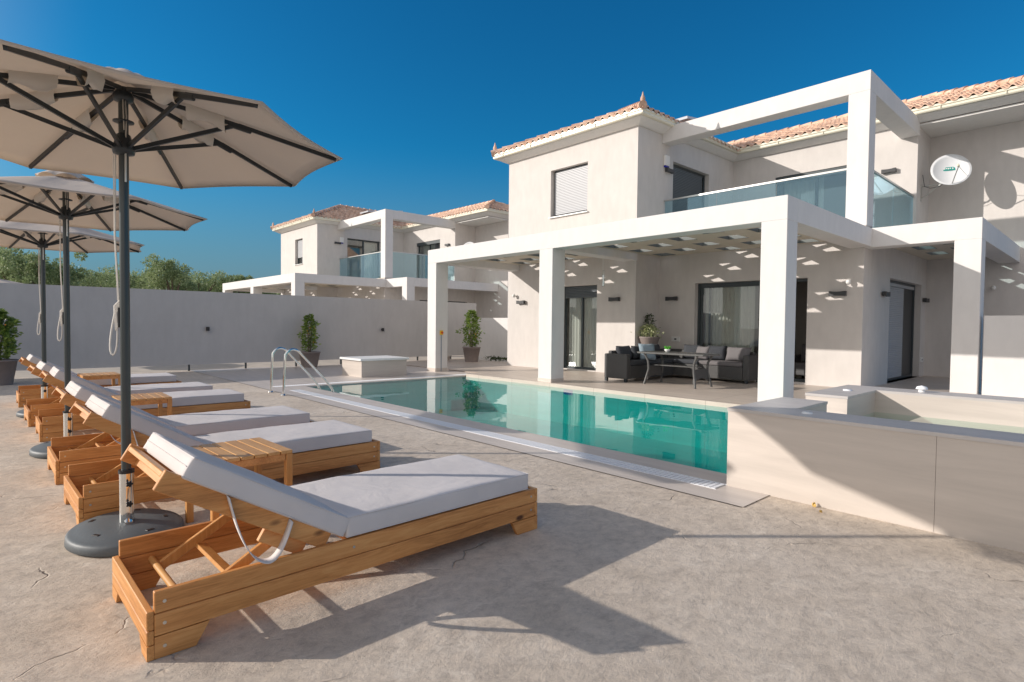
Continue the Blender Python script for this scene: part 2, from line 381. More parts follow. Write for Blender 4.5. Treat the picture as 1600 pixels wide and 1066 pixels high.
# wall sheet with thickness and rectangular openings. plane 'y' (face at y=c, runs in x) or 'x' (face at x=c, runs in y)
def wallmesh(mb, plane, c, u0, u1, v0, v1, th, ops=()):
    us = sorted({u0, u1, *[o[0] for o in ops], *[o[1] for o in ops]}); vs = sorted({v0, v1, *[o[2] for o in ops], *[o[3] for o in ops]})
    us = [u for u in us if u0 <= u <= u1]; vs = [v for v in vs if v0 <= v <= v1]
    def solid(i, j):
        if i < 0 or j < 0 or i >= len(us) - 1 or j >= len(vs) - 1: return False
        mu = (us[i] + us[i + 1]) / 2; mv = (vs[j] + vs[j + 1]) / 2
        return not any(o[0] < mu < o[1] and o[2] < mv < o[3] for o in ops)
    cache = {}
    def V(u, v, t):
        k = (u, v, t)
        if k not in cache:
            w = c + t * th
            cache[k] = mb.bm.verts.new((u, w, v) if plane == 'y' else (w, u, v))
        return cache[k]
    for i in range(len(us) - 1):
        for j in range(len(vs) - 1):
            if not solid(i, j): continue
            a, b, p, q = us[i], us[i + 1], vs[j], vs[j + 1]
            for t in (0, 1): mb.bm.faces.new([V(a, p, t), V(b, p, t), V(b, q, t), V(a, q, t)])
            if not solid(i - 1, j): mb.bm.faces.new([V(a, p, 0), V(a, q, 0), V(a, q, 1), V(a, p, 1)])
            if not solid(i + 1, j): mb.bm.faces.new([V(b, p, 0), V(b, q, 0), V(b, q, 1), V(b, p, 1)])
            if not solid(i, j - 1): mb.bm.faces.new([V(a, p, 0), V(b, p, 0), V(b, p, 1), V(a, p, 1)])
            if not solid(i, j + 1): mb.bm.faces.new([V(a, q, 0), V(b, q, 0), V(b, q, 1), V(a, q, 1)])

def frame_rect(mb, plane, c, u0, u1, v0, v1, w, th):
    def bx(a, b, p, q):
        if plane == 'y': mb.box(a, b, c, c + th, p, q)
        else: mb.box(min(c, c + th), max(c, c + th), a, b, p, q)
    bx(u0, u1, v1 - w, v1); bx(u0, u1, v0, v0 + w); bx(u0, u0 + w, v0 + w, v1 - w); bx(u1 - w, u1, v0 + w, v1 - w)
def pane(name, plane, c, u0, u1, v0, v1, m, parent):
    mb = MB()
    if plane == 'y': mb.box(u0, u1, c, c + .008, v0, v1)
    else: mb.box(c, c + .008, u0, u1, v0, v1)
    return mb.build(name, m, parent)
def curtain_mesh(name, plane, c, u0, u1, v0, v1, parent, amp=.03, per=.11):
    mb = MB(); n = max(8, int((u1 - u0) / .02)); prev = None
    ph = random.random() * 6
    for i in range(n + 1):
        u = u0 + (u1 - u0) * i / n; w = c + amp * math.sin(2 * math.pi * (u - u0) / per + ph + .8 * math.sin(u * 5)) * (0.7 + .3 * math.sin(u * 9))
        a, b = ((u, w, v0), (u, w, v1)) if plane == 'y' else ((w, u, v0), (w, u, v1))
        cur = (mb.bm.verts.new(a), mb.bm.verts.new(b))
        if prev: mb.bm.faces.new((prev[0], cur[0], cur[1], prev[1]))
        prev = cur
    return mb.build(name, M['curtain'], parent, smooth=True)
def shutter_mesh(name, plane, c, u0, u1, v0, v1, m, parent, out=-1, pitch=.045):
    mb = MB(); v = v0
    pts = []
    while v < v1 - 1e-4:
        t = min(v + pitch, v1)
        pts += [(c, v), (c + out * .012, v + (t - v) * .25), (c + out * .012, v + (t - v) * .8), (c, t - .002)]
        v = t
    pv = None
    for w, z in pts:
        a, b = ((u0, w, z), (u1, w, z)) if plane == 'y' else ((w, u0, z), (w, u1, z))
        cur = (mb.bm.verts.new(a), mb.bm.verts.new(b))
        if pv: mb.bm.faces.new((pv[0], pv[1], cur[1], cur[0]))
        pv = cur
    return mb.build(name, m, parent)

def roof_plane(mb, o, u, v, s1, lo, hi, z0=6.6, slope=.45, pitch=.23, row=.36):
    # o: eave origin (x,y); u along eave, v uphill (2D unit); lo(s),hi(s) limits of u-coordinate
    rows = int(math.ceil(s1 / row)); sub = 8
    for r in range(rows):
        sA = r * row; sB = min(s1, (r + 1) * row + .02)
        L = min(lo(sA), lo(sB)); H = max(hi(sA), hi(sB))
        n0 = int(math.floor(L / (pitch / sub))); n1 = int(math.ceil(H / (pitch / sub)))
        prev = None
        jit = 0
        for k in range(n0, n1 + 1):
            t = k * pitch / sub
            tc_ = k % sub
            if tc_ == 0: jit = random.uniform(-.006, .006)
            ph = math.cos(2 * math.pi * t / pitch); h = .055 * (ph if ph > -.35 else -.35)
            cols = []
            for s_, dz in ((sA, .035 + jit), (sB, .0 + jit * .3)):
                tt = min(max(t, lo(s_) - .02), hi(s_) + .02)
                cols.append(mb.bm.verts.new((o[0] + u[0] * tt + v[0] * s_, o[1] + u[1] * tt + v[1] * s_, z0 + s_ * slope + h + dz)))
            # front lip
            lip = mb.bm.verts.new((cols[0].co.x, cols[0].co.y, cols[0].co.z - .03))
            cur = (lip, *cols)
            if prev:
                for a in (0, 1):
                    f = mb.bm.faces.new((prev[a], cur[a], cur[a + 1], prev[a + 1])); f.smooth = (a == 1)
            prev = cur

def sweep(mb, path, prof, dz=None):
    # axis-aligned path of wall line points with outward normals per segment; prof (out, z)
    P_ = []
    nseg = len(path) - 1
    nor = []
    for a, b in zip(path, path[1:]):
        d = (b[0] - a[0], b[1] - a[1]); L = math.hypot(*d); nor.append((d[1] / L, -d[0] / L))
    rings = []
    for i, p in enumerate(path):
        n0 = nor[max(0, i - 1)]; n1 = nor[min(nseg - 1, i)]
        if i in (0, nseg): off = n0 if i else n1
        else: off = (n0[0] + n1[0], n0[1] + n1[1])
        rings.append([mb.bm.verts.new((p[0] + off[0] * o, p[1] + off[1] * o, z + (dz[i] if dz else 0))) for o, z in prof])
    m = len(prof)
    for a, b in zip(rings, rings[1:]):
        for k in range(m): mb.bm.faces.new((a[k], a[(k + 1) % m], b[(k + 1) % m], b[k]))
    mb.bm.faces.new(rings[0]); mb.bm.faces.new(rings[-1][::-1])

def holed_slab(x0, x1, y0, y1, z0, z1, cx0, px, cy0, py, hx, hy, name, parent):
    z1 = z0 + .085
    ops = []; k = 0; x = cx0
    while x < x1 + px:
        y = cy0 - (k % 2) * py / 2
        while y < y1 + py:
            a, b, c, d = x - hx / 2, x + hx / 2, y - hy / 2, y + hy / 2
            if a > x0 + .05 and b < x1 - .05 and c > y0 + .02 and d < y1 - .05: ops.append((a, b, c, d))
            y += py
        x += px; k += 1
    # grid in x,y; reuse wallmesh on plane via custom transform
    mb = MB(); wallmesh(mb, 'y', 0, x0, x1, y0, y1, 1.0, ops)
    for v in mb.bm.verts: v.co = Vector((v.co.x, v.co.z, z0 + v.co.y * (z1 - z0)))
    o = mb.build(name, M['ceil'], parent)
    # dark slatted screens laid across part of every opening
    for a, b, c, d in ops:
        ds = MB()
        ds.box(a + .002, b - .002, d - .02, d - .002, z0 + .005, z1 - .005)
        ds.box(b - .02, b - .002, c + .002, d - .022, z0 + .005, z1 - .005)
        ds.box(a + .002, a + .02, c + .002, d - .022, z0 + .005, z1 - .005)
        ds.box(a + .022, b - .022, c + .002, c + .02, z0 + .005, z1 - .005)
        ds.bar((a + .025, c + hy * .36, z1 - .012), (b - .025, c + hy * .62, z1 - .012), .11, .012)
        ds.build('ceiling_screen', M['darkpanel'], o)
    return o

# ------------------------------------------------------------------ villa
def villa(ox, oy, second=False):
    v = empty('villa', (ox, oy, 0))
    def wall(plane, c, u0, u1, v0, v1, th, ops=(), m='wall', name='wall'):
        mb = MB(); wallmesh(mb, plane, c, u0, u1, v0, v1, th, ops); return mb.build(name, M[m], v)
    winx = (-11.5, -10.12) if not second else (-11.3, -10.3)
    wf = wall('y', 12.12, -13.3, -8.5, 0, 6.35, .3, [(-11.05, -9.74, .08, 2.41), (winx[0], winx[1], 4.43, 5.78)], name='front_wall')
    wall('x', -8.5, 12.42, 17.2, 0, 6.445, -.3, [(13.76, 15.7, 3.42, 5.78)])
    wall('x', -13.3, 12.42, 21.8, 0, 6.35, .3)
    wall('y', 13.2, -8.5, -3.7, 0, 3.38, .3, [(-7.47, -4.78, .1, 2.4)])
    wall('x', -3.7, 13.5, 18.5, 0, 3.38, -.3, [(15.1, 18.0, .06, 2.46)])
    wall('x', -3.7, 17.5, 18.5, 3.38, 6.38, -.3)
    wall('y', 17.2, -8.5, -3.7, 3.38, 6.45, .3, [(-7.2, -5.0, 3.44, 5.73)])
    wall('y', 18.5, -3.7, -1.15, 0, 6.38, .3)
    wall('x', -1.15, 18.8, 22.5, 0, 6.45, -.3)
    wall('y', 22.5, -13.3, -1.15, 0, 6.35, -.3)
    mb = MB()
    mb.box(-13.0, -8.8, 12.42, 22.2, .02, .05); mb.box(-8.798, -4.0, 13.5, 22.2, .02, .05)
    mb.box(-13.0, -8.8, 12.42, 22.2, 3.05, 3.3); mb.box(-8.8, -4.0, 13.5, 17.2, 3.05, 3.3); mb.box(-8.8, -1.45, 18.8, 22.2, 3.05, 3.3); mb.box(-8.8, -4.0, 17.5, 18.8, 3.05, 3.3)
    mb.box(-8.5, -4.0, 16.2, 16.4, .05, 3.05); mb.box(-9.4, -8.82, 12.42, 16.4, .05, 3.0)
    mb.box(-13.0, -8.8, 15.6, 15.8, .05, 3.05); mb.box(-13.0, -8.8, 15.6, 15.8, 3.3, 6.3); mb.box(-10.9, -10.8, 13.5, 15.6, 3.3, 6.3)
    mb.box(-8.8, -4, 19.8, 20, 3.3, 6.3)
    mb.build('floor_slab', M['room'], v)
    # balcony
    bd = B(-8.5, -3.7, 13.5, 17.2, 3.32, 3.38, 'balcony_floor', M['coping'], v)
    B(-8.5, -3.68, 13.18, 13.46, 3.384, 3.41, 'balcony_coping', M['marble'], v); B(-4.0, -3.68, 13.6, 17.18, 3.384, 3.41, 'balcony_coping', M['marble'], v)
    # openings ------------------------------------------------------
    def win(plane, c, u0, u1, v0, v1, din, name='window'):
        mb = MB(); frame_rect(mb, plane, c, u0 + .003, u1 - .003, v0 + .003, v1 - .003, .06, din); return mb.build(name, M['frame'], v)
    # upper front window with roller shutter
    a, b_ = winx
    w = win('y', 12.27, a, b_, 4.43, 5.78, .05)
    lo = 4.5 if not second else 4.8
    shutter_mesh('shutter', 'y', 12.25, a + .05, b_ - .01, lo, 5.74, M['shutter'], w)
    pane('pane', 'y', 12.30, a + .06, b_ - .06, 4.49, 5.72, M['glass'], w)
    B(a - .03, b_ + .03, 12.06, 12.24, 4.40, 4.43, 'sill', M['lid'], w)
    # side door of the block (balcony)
    if not second:
        w = win('x', -8.68, 13.76, 15.7, 3.42, 5.78, .05, 'balcony_door')
        shutter_mesh('shutter', 'x', -8.62, 13.82, 15.5, 3.45, 5.7, M['shutterdark'], w, out=1)
    else:
        w = win('x', -8.68, 13.76, 15.7, 3.42, 5.78, .05, 'balcony_door')
        B(-8.68, -8.63, 14.70, 14.80, 3.48, 5.72, 'mullion', M['frame'], w)
        pane('pane', 'x', -8.66, 13.82, 15.64, 3.48, 5.72, M['glass'], w)
        curtain_mesh('curtain', 'x', -8.85, 14.9, 15.6, 3.45, 5.7, w)
    # upper back door
    w = win('y', 17.32, -7.2, -5.0, 3.44, 5.73, .06, 'balcony_door')
    B(-6.14, -6.06, 17.325, 17.375, 3.5, 5.67, 'mullion', M['frame'], w)
    pane('pane', 'y', 17.35, -7.14, -6.14, 3.5, 5.67, M['glass'], w); pane('pane', 'y', 17.35, -6.06, -5.06, 3.5, 5.67, M['glass'], w)
    curtain_mesh('curtain', 'y', 17.6, -7.1, -6.0, 3.45, 5.68, w); B(-7.19, -5.01, 17.22, 17.318, 5.56, 5.72, 'shutter_box', M['frame'], w)
    # ground: left door
    w = win('y', 12.28, -11.05, -9.74, .08, 2.41, .06, 'glass_door')
    shutter_mesh('shutter', 'y', 12.25, -11.0, -9.76, 2.08, 2.40, M['shutterdark'], w)
    B(-10.42, -10.36, 12.285, 12.33, .14, 2.35, 'mullion', M['frame'], w)
    pane('pane', 'y', 12.31, -10.99, -10.42, .14, 2.35, M['glass'], w); pane('pane', 'y', 12.31, -10.36, -9.80, .14, 2.35, M['glass'], w)
    curtain_mesh('curtain', 'y', 12.39, -10.98, -10.5, .09, 2.4, w); curtain_mesh('curtain', 'y', 12.39, -10.4, -9.78, .09, 2.4, w)
    # ground: lounge sliding door
    w = win('y', 13.36, -7.47, -4.78, .1, 2.4, .08, 'sliding_door')
    mb = MB(); frame_rect(mb, 'y', 13.38, -7.4, -5.86, .17, 2.34, .055, .04); mb.build('sash', M['frame'], w)
    mb = MB(); frame_rect(mb, 'y', 13.425, -7.2, -5.66, .17, 2.34, .055, .012); mb.build('sash', M['frame'], w)
    pane('pane', 'y', 13.395, -7.34, -5.92, .23, 2.28, M['glass'], w)
    B(-5.84, -5.80, 13.30, 13.36, .9, 1.3, 'handle', M['alu'], w)
    curtain_mesh('curtain', 'y', 13.50, -7.35, -6.05, .11, 2.38, w, .03, .09)
    # ground: right wall door
    w = win('x', -3.90, 15.1, 18.0, .06, 2.46, .06, 'side_door')
    shutter_mesh('shutter', 'x', -3.86, 15.15, 16.95, .1, 2.32, M['shutter'], w, out=1)
    B(-3.9, -3.845, 15.14, 17.95, 2.325, 2.42, 'shutter_box', M['shutter'], w)
    B(-3.93, -3.87, 16.98, 17.95, .12, 2.32, 'door_leaf', M['anth'], w)
    # pergolas -------------------------------------------------------
    def bxs(name, lst, m='white'):
        for q in lst: B(*q, name, M[m], v, .006)
    bxs('pergola_post', [(-13.17, -12.77, 9.0, 9.4, 0, 2.96), (-8.86, -8.46, 9.0, 9.4, 0, 2.96), (-3.97, -3.57, 9.0, 9.4, 0, 2.96), (-2.23, -1.83, 13.2, 13.6, 0, 2.95)])
    bxs('pergola_beam', [(-13.17, -3.57, 9.0, 9.4, 2.96, 3.33), (-13.17, -12.77, 9.4, 12.118, 2.96, 3.33), (-8.86, -8.46, 9.4, 12.118, 2.96, 3.149),
                         (-3.97, -3.57, 9.4, 13.198, 2.96, 3.33), (-3.7, -1.83, 13.2, 13.6, 2.95, 3.335), (-2.23, -1.83, 13.6, 18.498, 2.95, 3.33)])
    bxs('post_skirting', [(-8.868, -8.452, 8.992, 9.408, .05, .14), (-13.178, -12.762, 8.992, 9.408, 0, .10), (-2.238, -1.822, 13.192, 13.608, 0, .14)], 'marble')
    holed_slab(-12.77, -8.5, 9.4, 12.12, 3.15, 3.27, -12.35, .86, 10.78, 1.02, .46, .52, 'pergola_ceiling', v)
    holed_slab(-8.5, -3.97, 9.4, 13.2, 3.15, 3.27, -8.16, .86, 10.82, 1.02, .46, .52, 'pergola_ceiling', v)
    holed_slab(-3.7, -2.23, 13.6, 18.5, 3.15, 3.27, -3.2, .6, 14.4, 1.3, .38, .7, 'pergola_ceiling', v)
    # upper frame
    bxs('frame_post', [(-4.07, -3.67, 13.2, 13.6, 3.412, 6.14)])
    bxs('frame_beam', [(-8.5, -3.67, 13.2, 13.6, 6.14, 6.54), (-4.07, -3.67, 13.6, 17.198, 6.14, 6.54)])
    # glass railing
    g = MB()
    xs = [-8.46, -7.0, -5.55, -4.1]
    rail = MB(); rail.box(-8.48, -4.08, 13.30, 13.35, 4.62, 4.66); rail.box(-3.79, -3.74, 13.62, 17.18, 4.62, 4.66)
    ro = rail.build('railing', M['alu'], v)
    for x0, x1 in zip(xs, xs[1:]):
        g = MB(); g.box(x0 + .008, x1 - .008, 13.32, 13.332, 3.412, 4.619); g.build('glass_panel', M['railglass'], ro)
    for y0, y1 in ((13.62, 15.4), (15.42, 17.18)):
        g = MB(); g.box(-3.771, -3.759, y0, y1, 3.412, 4.619); g.build('glass_panel', M['railglass'], ro)
    # eaves
    path = [(-13.3, 22.5), (-13.3, 12.12), (-8.5, 12.12), (-8.5, 17.2), (-1.15, 17.2), (-1.15, 22.5)]
    DZ = [0, 0, 0, .1, .1, .1]
    mb = MB(); sweep(mb, path, [(.003, 6.345), (.05, 6.345), (.10, 6.365), (.24, 6.445), (.27, 6.47), (.003, 6.47)], DZ); mb.build('cornice', M['cornice'], v)
    mb = MB(); sweep(mb, path, [(.20, 6.475), (.34, 6.475), (.36, 6.50), (.36, 6.55), (.385, 6.56), (.385, 6.61), (.37, 6.61), (.20, 6.53)], DZ); go = mb.build('gutter', M['gutter'], v)
    mb = MB()
    for x in (-13.2, -12.0, -10.8, -9.6, -8.6): mb.box(x, x + .008, 11.734, 11.79, 6.50, 6.612)
    for x in (-7.0, -5.8, -4.6, -3.2, -2.0): mb.box(x, x + .008, 16.814, 16.87, 6.60, 6.712)
    mb.build('gutter_joint', M['gutter'], go)
    B(-3.7, -1.15, 17.2, 18.8, 6.383, 6.43, 'soffit', M['cornice'], v); B(-13.3, -1.15, 17.5, 22.5, 6.44, 6.47, 'loft_floor', M['room'], v)
    mb = MB(); mb.box(-12.99, -8.51, 12.13, 17.49, 6.36, 6.40); mb.build('loft_floor', M['room'], v)
    # roof
    mb = MB()
    roof_plane(mb, (-13.7, 11.72), (1, 0), (0, 1), 2.79, lambda s: s, lambda s: 5.6 - s)
    roof_plane(mb, (-8.1, 11.72), (0, 1), (-1, 0), 2.79, lambda s: s, lambda s: 5.08 + s + .3)
    roof_plane(mb, (-13.7, 11.72), (0, 1), (1, 0), 2.79, lambda s: s, lambda s: 11.0)
    roof_plane(mb, (-8.1, 16.8), (1, 0), (0, 1), 3.1, lambda s: -s, lambda s: 7.35 - s, 6.70, .385)
    roof_plane(mb, (-.75, 16.8), (0, 1), (-1, 0), 3.1, lambda s: s, lambda s: 6.2 - s + .5, 6.70, .385)
    mb.quad((-10.9, 19.9, 7.88), (-3.85, 19.9, 7.88), (-.75, 23.0, 6.55), (-13.7, 23, 6.55))
    rf = mb.build('roof', M['terra'], v)
    mb = MB()
    def cap(p, q):
        p = Vector(p); q = Vector(q); n = int((q - p).length / .36)
        for i in range(n):
            a = p + (q - p) * i / n; b2 = p + (q - p) * (i + 1.12) / n
            mb.tube([a + Vector((0, 0, .03)), b2 + Vector((0, 0, .01))], .1, 8, True, [.105, .085])
    cap((-8.1, 11.72, 6.62), (-10.9, 14.52, 7.88)); cap((-13.7, 11.72, 6.62), (-10.9, 14.52, 7.88)); cap((-10.9, 14.52, 7.88), (-10.9, 20, 7.88))
    cap((-.75, 16.8, 6.72), (-3.85, 19.9, 7.91)); cap((-3.85, 19.9, 7.91), (-10.9, 19.9, 7.91))
    mb.build('ridge_tiles', M['terra'], rf)
    for fx in (-8.16, -13.62):
        mb = MB(); mb.lathe([(.09, 0), (.09, .04), (.06, .07), (.045, .11), (.06, .16), (.055, .21), (.028, .27), (.015, .33), (.004, .36)], (fx, 11.80, 6.64), 10)
        mb.build('finial', M['terra'], rf)
    # roof solar collector
    mb = MB(); q = [(-9.3, 14.9), (-9.3, 17.2), (-10.7, 17.2), (-10.7, 14.9)]
    mb.bar((-9.5, 15.2, 7.45), (-9.5, 17.4, 7.75), 1.1, .07)
    mb.build('solar_panel', M['solar'], rf)
    for o in kids(v): pass
    return v

v1 = villa(0, 0)
tag(v1, 'large pale two-storey villa beside the pool with pergola, glass balcony and tiled roof', 'house', 'matching villas')
v2 = villa(-19.5, .3, True)
tag(v2, 'smaller-looking distant twin villa showing above the grey boundary wall', 'house', 'matching villas')

# ------------------------------------------------------------------ ground, pool
def sheet(name, rects, z, m, kind='structure', loc=None):
    mb = MB()
    for x0, x1, y0, y1 in rects: mb.quad((x0, y0, z), (x1, y0, z), (x1, y1, z), (x0, y1, z))
    return tag(mb.build(name, m), kind=kind)
PX0, PX1, PY0, PY1 = -11.35, -2.2, 4.8, 8.9
big = 600
sheet('ground', [(-big, PX0 - .05, -big, big), (PX1 + 6, big, -big, big), (PX0 - .05, PX1 + 6, -big, PY0 - .05), (PX0 - .05, PX1 + 6, PY1 + .05, big)], -.03, M['dust'])
sheet('patio', [(-16.9, 6, -8, 4.0), (-1.86, 6, 4.0, 4.46), (-1.86, 6, 4.46, 4.5)], 0.0, M['conc'])
# paving around the pool, slots left for the grilles
GX0, GX1, GY0, GY1 = -10.85, -2.2, 4.27, 4.47
tb = MB()
for x0, x1, y0, y1 in ((-16.9, -1.85, 4.0, GY0), (-16.9, -11.75, GY0, 13.6), (-11.55, PX0, GY0, 13.6), (PX0, -10.9, GY0, GY1), (PX0, -1.85, GY1, PY0), (-2.2, -1.85, GY0, GY1), (-11.75, -11.55, 9.3, 13.6)):
    tb.quad((x0, y0, .006), (x1, y0, .006), (x1, y1, .006), (x0, y1, .006))
tb.box(PX0 - .04, PX1, PY0 - .04, PY0 - .0, -.05, .004); tb.box(PX0 - .04, PX0, PY0 + .001, PY1, -.05, .004)
tb.box(-10.9, -10.88, GY0, GY1, -.03, .005)
tag(tb.build('pool_paving', M['coping']), kind='structure')
tt = MB(); tt.box(-11.3, 8, PY1 - .002, 22, -.05, .06); tt.box(-16.9, -11.302, 9.6, 13.4, -.02, .03)
tag(tt.build('terrace', M['tile']), kind='structure')
tt = MB(); tt.box(-16.6, 6, 13.41, 30, -.02, .02); tag(tt.build('back_path', M['tile']), kind='structure')
# pool shell
pb = MB(); d = -.75
pb.quad((PX0, PY0, d), (PX1, PY0, d), (PX1, PY1, d), (PX0, PY1, d))
pb.quad((PX0, PY0, -.02), (PX1, PY0, -.02), (PX1, PY0, d), (PX0, PY0, d)); pb.quad((PX0, PY1, -.02), (PX1, PY1, -.02), (PX1, PY1, d), (PX0, PY1, d))
pb.quad((PX0, PY0, -.02), (PX0, PY1, -.02), (PX0, PY1, d), (PX0, PY0, d)); pb.quad((PX1, PY0, -.02), (PX1, PY1, -.02), (PX1, PY1, d), (PX1, PY0, d))
for i in range(3): pb.box(PX0 + .002, PX0 + .5 + .0 - 0, PY1 - 1.2 + .4 * i, PY1 - .004, d + .002, -.2 - .15 * (2 - i))
tag(pb.build('pool_basin', M['pool']), kind='structure')
wb = MB(); wb.quad((PX0, PY0, -.015), (PX1, PY0, -.015), (PX1, PY1, -.015), (PX0, PY1, -.015))
tag(wb.build('water', M['poolwater'], fix=False), kind='structure')
# underwater fittings
mb = MB(); mb.box(-8.0, -7.75, PY1 - .004, PY1 + .02, -.14, -.03); tag(mb.build('skimmer', M['blue_p']), 'small blue skimmer slot at the waterline of the far pool edge', 'skimmer')
# grilles
mb = MB(); x = GX0
while x < GX1 - .02: mb.box(x, x + .03, GY0 + .012, GY1 - .012, -.02, .010); x += .046
mb.box(GX0, GX1, GY0 + .001, GY0 + .011, -.02, .009); mb.box(GX0, GX1, GY1 - .011, GY1 - .001, -.02, .009)
tag(mb.build('drain_grille', M['grille']), 'long white slatted overflow grille along the near pool edge', 'grille')
mb = MB(); y = GY0
while y < 9.28: mb.box(-11.74, -11.56, y, y + .03, -.02, .010); y += .046
tag(mb.build('drain_grille', M['grille']), 'white overflow grille along the left end of the pool behind the ladder', 'grille')
gb = MB(); gb.box(-11.75, -2.2, GY0, GY1, -.028, -.024); gb.box(-11.75, -11.55, GY1, 9.3, -.028, -.024); tag(gb.build('drain_channel', M['capstone']), kind='structure')

# raised spa basin
sp = empty('raised_spa', (0, 5.9, 0)); O = Vector((0, 5.9, 0))
def SB(lst, name, m, bev=.0):
    mb = MB()
    for q in lst: mb.box(q[0], q[1], q[2] - 5.9, q[3] - 5.9, q[4], q[5], bev)
    return mb.build(name, m, sp)
SB([(-2.2, -.811, 4.45, 4.83, -.05, .62), (-.809, .9, 4.45, 4.83, -.05, .62), (.902, 2.6, 4.45, 4.83, -.05, .62), (-2.2, 3.0, 7.0, 7.4, -.05, .62), (2.6, 3.0, 4.45, 7.0, -.05, .62)], 'basin_wall', M['marble'])
SB([(-2.2, -1.82, 4.83, 7.0, -1.4, .45)], 'basin_wall', M['marble'])
SB([(-2.2, -1.82, 4.831, 5.55, .45, .62)], 'basin_wall', M['marble']); SB([(-2.2, -1.82, 6.1, 6.999, .45, .62)], 'basin_wall', M['marble'])
SB([(-2.205, 3.005, 4.445, 4.83, .62, .645), (-2.205, 3.005, 7.0, 7.405, .62, .645), (-2.205, -1.815, 4.83, 5.555, .62, .645), (-2.205, -1.815, 6.095, 7.0, .62, .645), (2.595, 3.005, 4.83, 7.0, .62, .645)], 'coping', M['capstone'])
SB([(-2.2, -1.82, 5.55, 6.1, .45, .46)], 'spillway', M['lid'])
SB([(-1.82, 2.6, 4.83, 7.0, -.1, .0), (-1.819, -1.35, 6.0, 6.998, 0, .24), (1.9, 2.598, 4.832, 6.998, 0, .24)], 'basin_floor', M['marble'])
mb = MB(); mb.quad((-1.82, 4.83 - 5.9, .41), (2.6, 4.83 - 5.9, .41), (2.6, 7.0 - 5.9, .41), (-1.82, 7.0 - 5.9, .41)); mb.build('spa_water', M['spawater'], sp, fix=False)
mb = MB(); mb.lathe([(.03, 0), (.03, .03), (.0, .035)], (-1.45, 7.2 - 5.9, .645), 12); mb.lathe([(.055, .03), (.045, .055), (.0, .068)], (-1.45, 7.2 - 5.9, .645), 14); mb.build('air_valve', M['grille'], sp)
mb = MB(); mb.lathe([(.045, 0), (.04, .012), (.0, .014)], (-2.0, 6.7 - 5.9, .645), 14); mb.build('air_valve', M['grille'], sp)
mb = MB(); mb.lathe([(.04, 0), (.035, .01), (.0, .012)], (-1.66, 4.64 - 5.9, .645), 14); mb.build('air_valve', M['white_p'], sp)
mb = MB()
for x, z in ((-1.4, .3), (-.7, .3), (.2, .3)): mb.tube([(x, 6.99 - 5.9, z), (x, 7.0 - 5.9, z)], .03, 12)
mb.build('jet', M['grille'], sp)
tag(sp, 'raised cream stone-clad spa basin overlapping the right end of the pool', 'hot tub')

# white lidded box
bx = empty('pump_box', (-12.92, 7.22, 0))
B(-.48, .52, -.62, .63, 0, .40, 'casing', M['marble'], bx); B(-.53, .57, -.67, .68, .40, .452, 'lid', M['lid'], bx, .006)
tag(bx, 'low stone-clad box with a flat white lid at the far left corner of the pool', 'box')

# ladder
ld = empty('pool_ladder', (-10.5, 4.4, 0))
for sx in (-.29, .31):
    mb = MB(); pts = [(sx, -.5, 0), (sx, -.49, .3), (sx, -.475, .62)]
    for i in range(1, 12):
        a = math.pi * i / 12 * .87
        pts.append((sx, -.475 + .15 - .15 * math.cos(a), .66 + .16 * math.sin(a)))
    pts += [(sx, .22, .30), (sx, .40, .08), (sx, .455, -.04), (sx, .46, -.9)]
    mb.tube(pts, .021, 12); h = mb.build('handrail', M['chrome'], ld)
    mb = MB(); mb.lathe([(.05, 0.006), (.045, .02), (.024, .03)], (sx, -.5, 0), 16); mb.build('foot_flange', M['chrome'], h)
for z in (-.3, -.6): 
    mb = MB(); mb.box(-.27, .29, .43, .50, z, z + .03); mb.build('step', M['chrome'], ld)
tag(ld, 'polished steel pool ladder with two curved handrails at the left end of the pool', 'ladder')

# ------------------------------------------------------------------ boundary wall
fn = empty('boundary_wall', (-16.75, 3, 0))
mb = MB(); mb.box(-.08, .07, -11, 10.6, .17, 2.1); mb.build('wall_panel', M['fence'], fn)
y = -9.0
k = 0
while y < 10.3:
    mb = MB(); mb.box(-.02, .03, y - .02, y + .02, -.02, .17); mb.build('foot_post', M['anth'], fn); y += 1.42
tag(fn, 'long plain grey rendered boundary wall raised on short dark feet behind the loungers', 'wall')
wl = MB(); wl.box(-16.6, -13.31, 13.6, 13.8, 0, 1.55); tag(wl.build('garden_wall', M['white']), 'low white rendered wall between the grey boundary wall and the villa', 'wall')
wr = MB(); wr.box(-1.77, 6, 13.25, 13.45, 0, 1.56); tag(wr.build('garden_wall', M['white']), 'low white rendered wall at the right edge behind the spa', 'wall')
for i, (yy, zz) in enumerate(((4.36, 1.11), (9.6, 1.10))):
    lp = empty('wall_spotlight', (-16.68, yy, zz))
    mb = MB(); mb.tube([(0, 0, 0), (.05, 0, 0)], .025, 10); mb.build('arm', M['black'], lp)
    mb = MB(); mb.tube([(.075, 0, -.055), (.075, 0, .055)], .045, 14); mb.build('lamp_head', M['black'], lp)
    tag(lp, ['small black spotlight on the grey boundary wall above the far loungers', 'small black spotlight on the grey boundary wall nearer the white pergola post'][i], 'lamp', 'spotlights on the boundary wall')

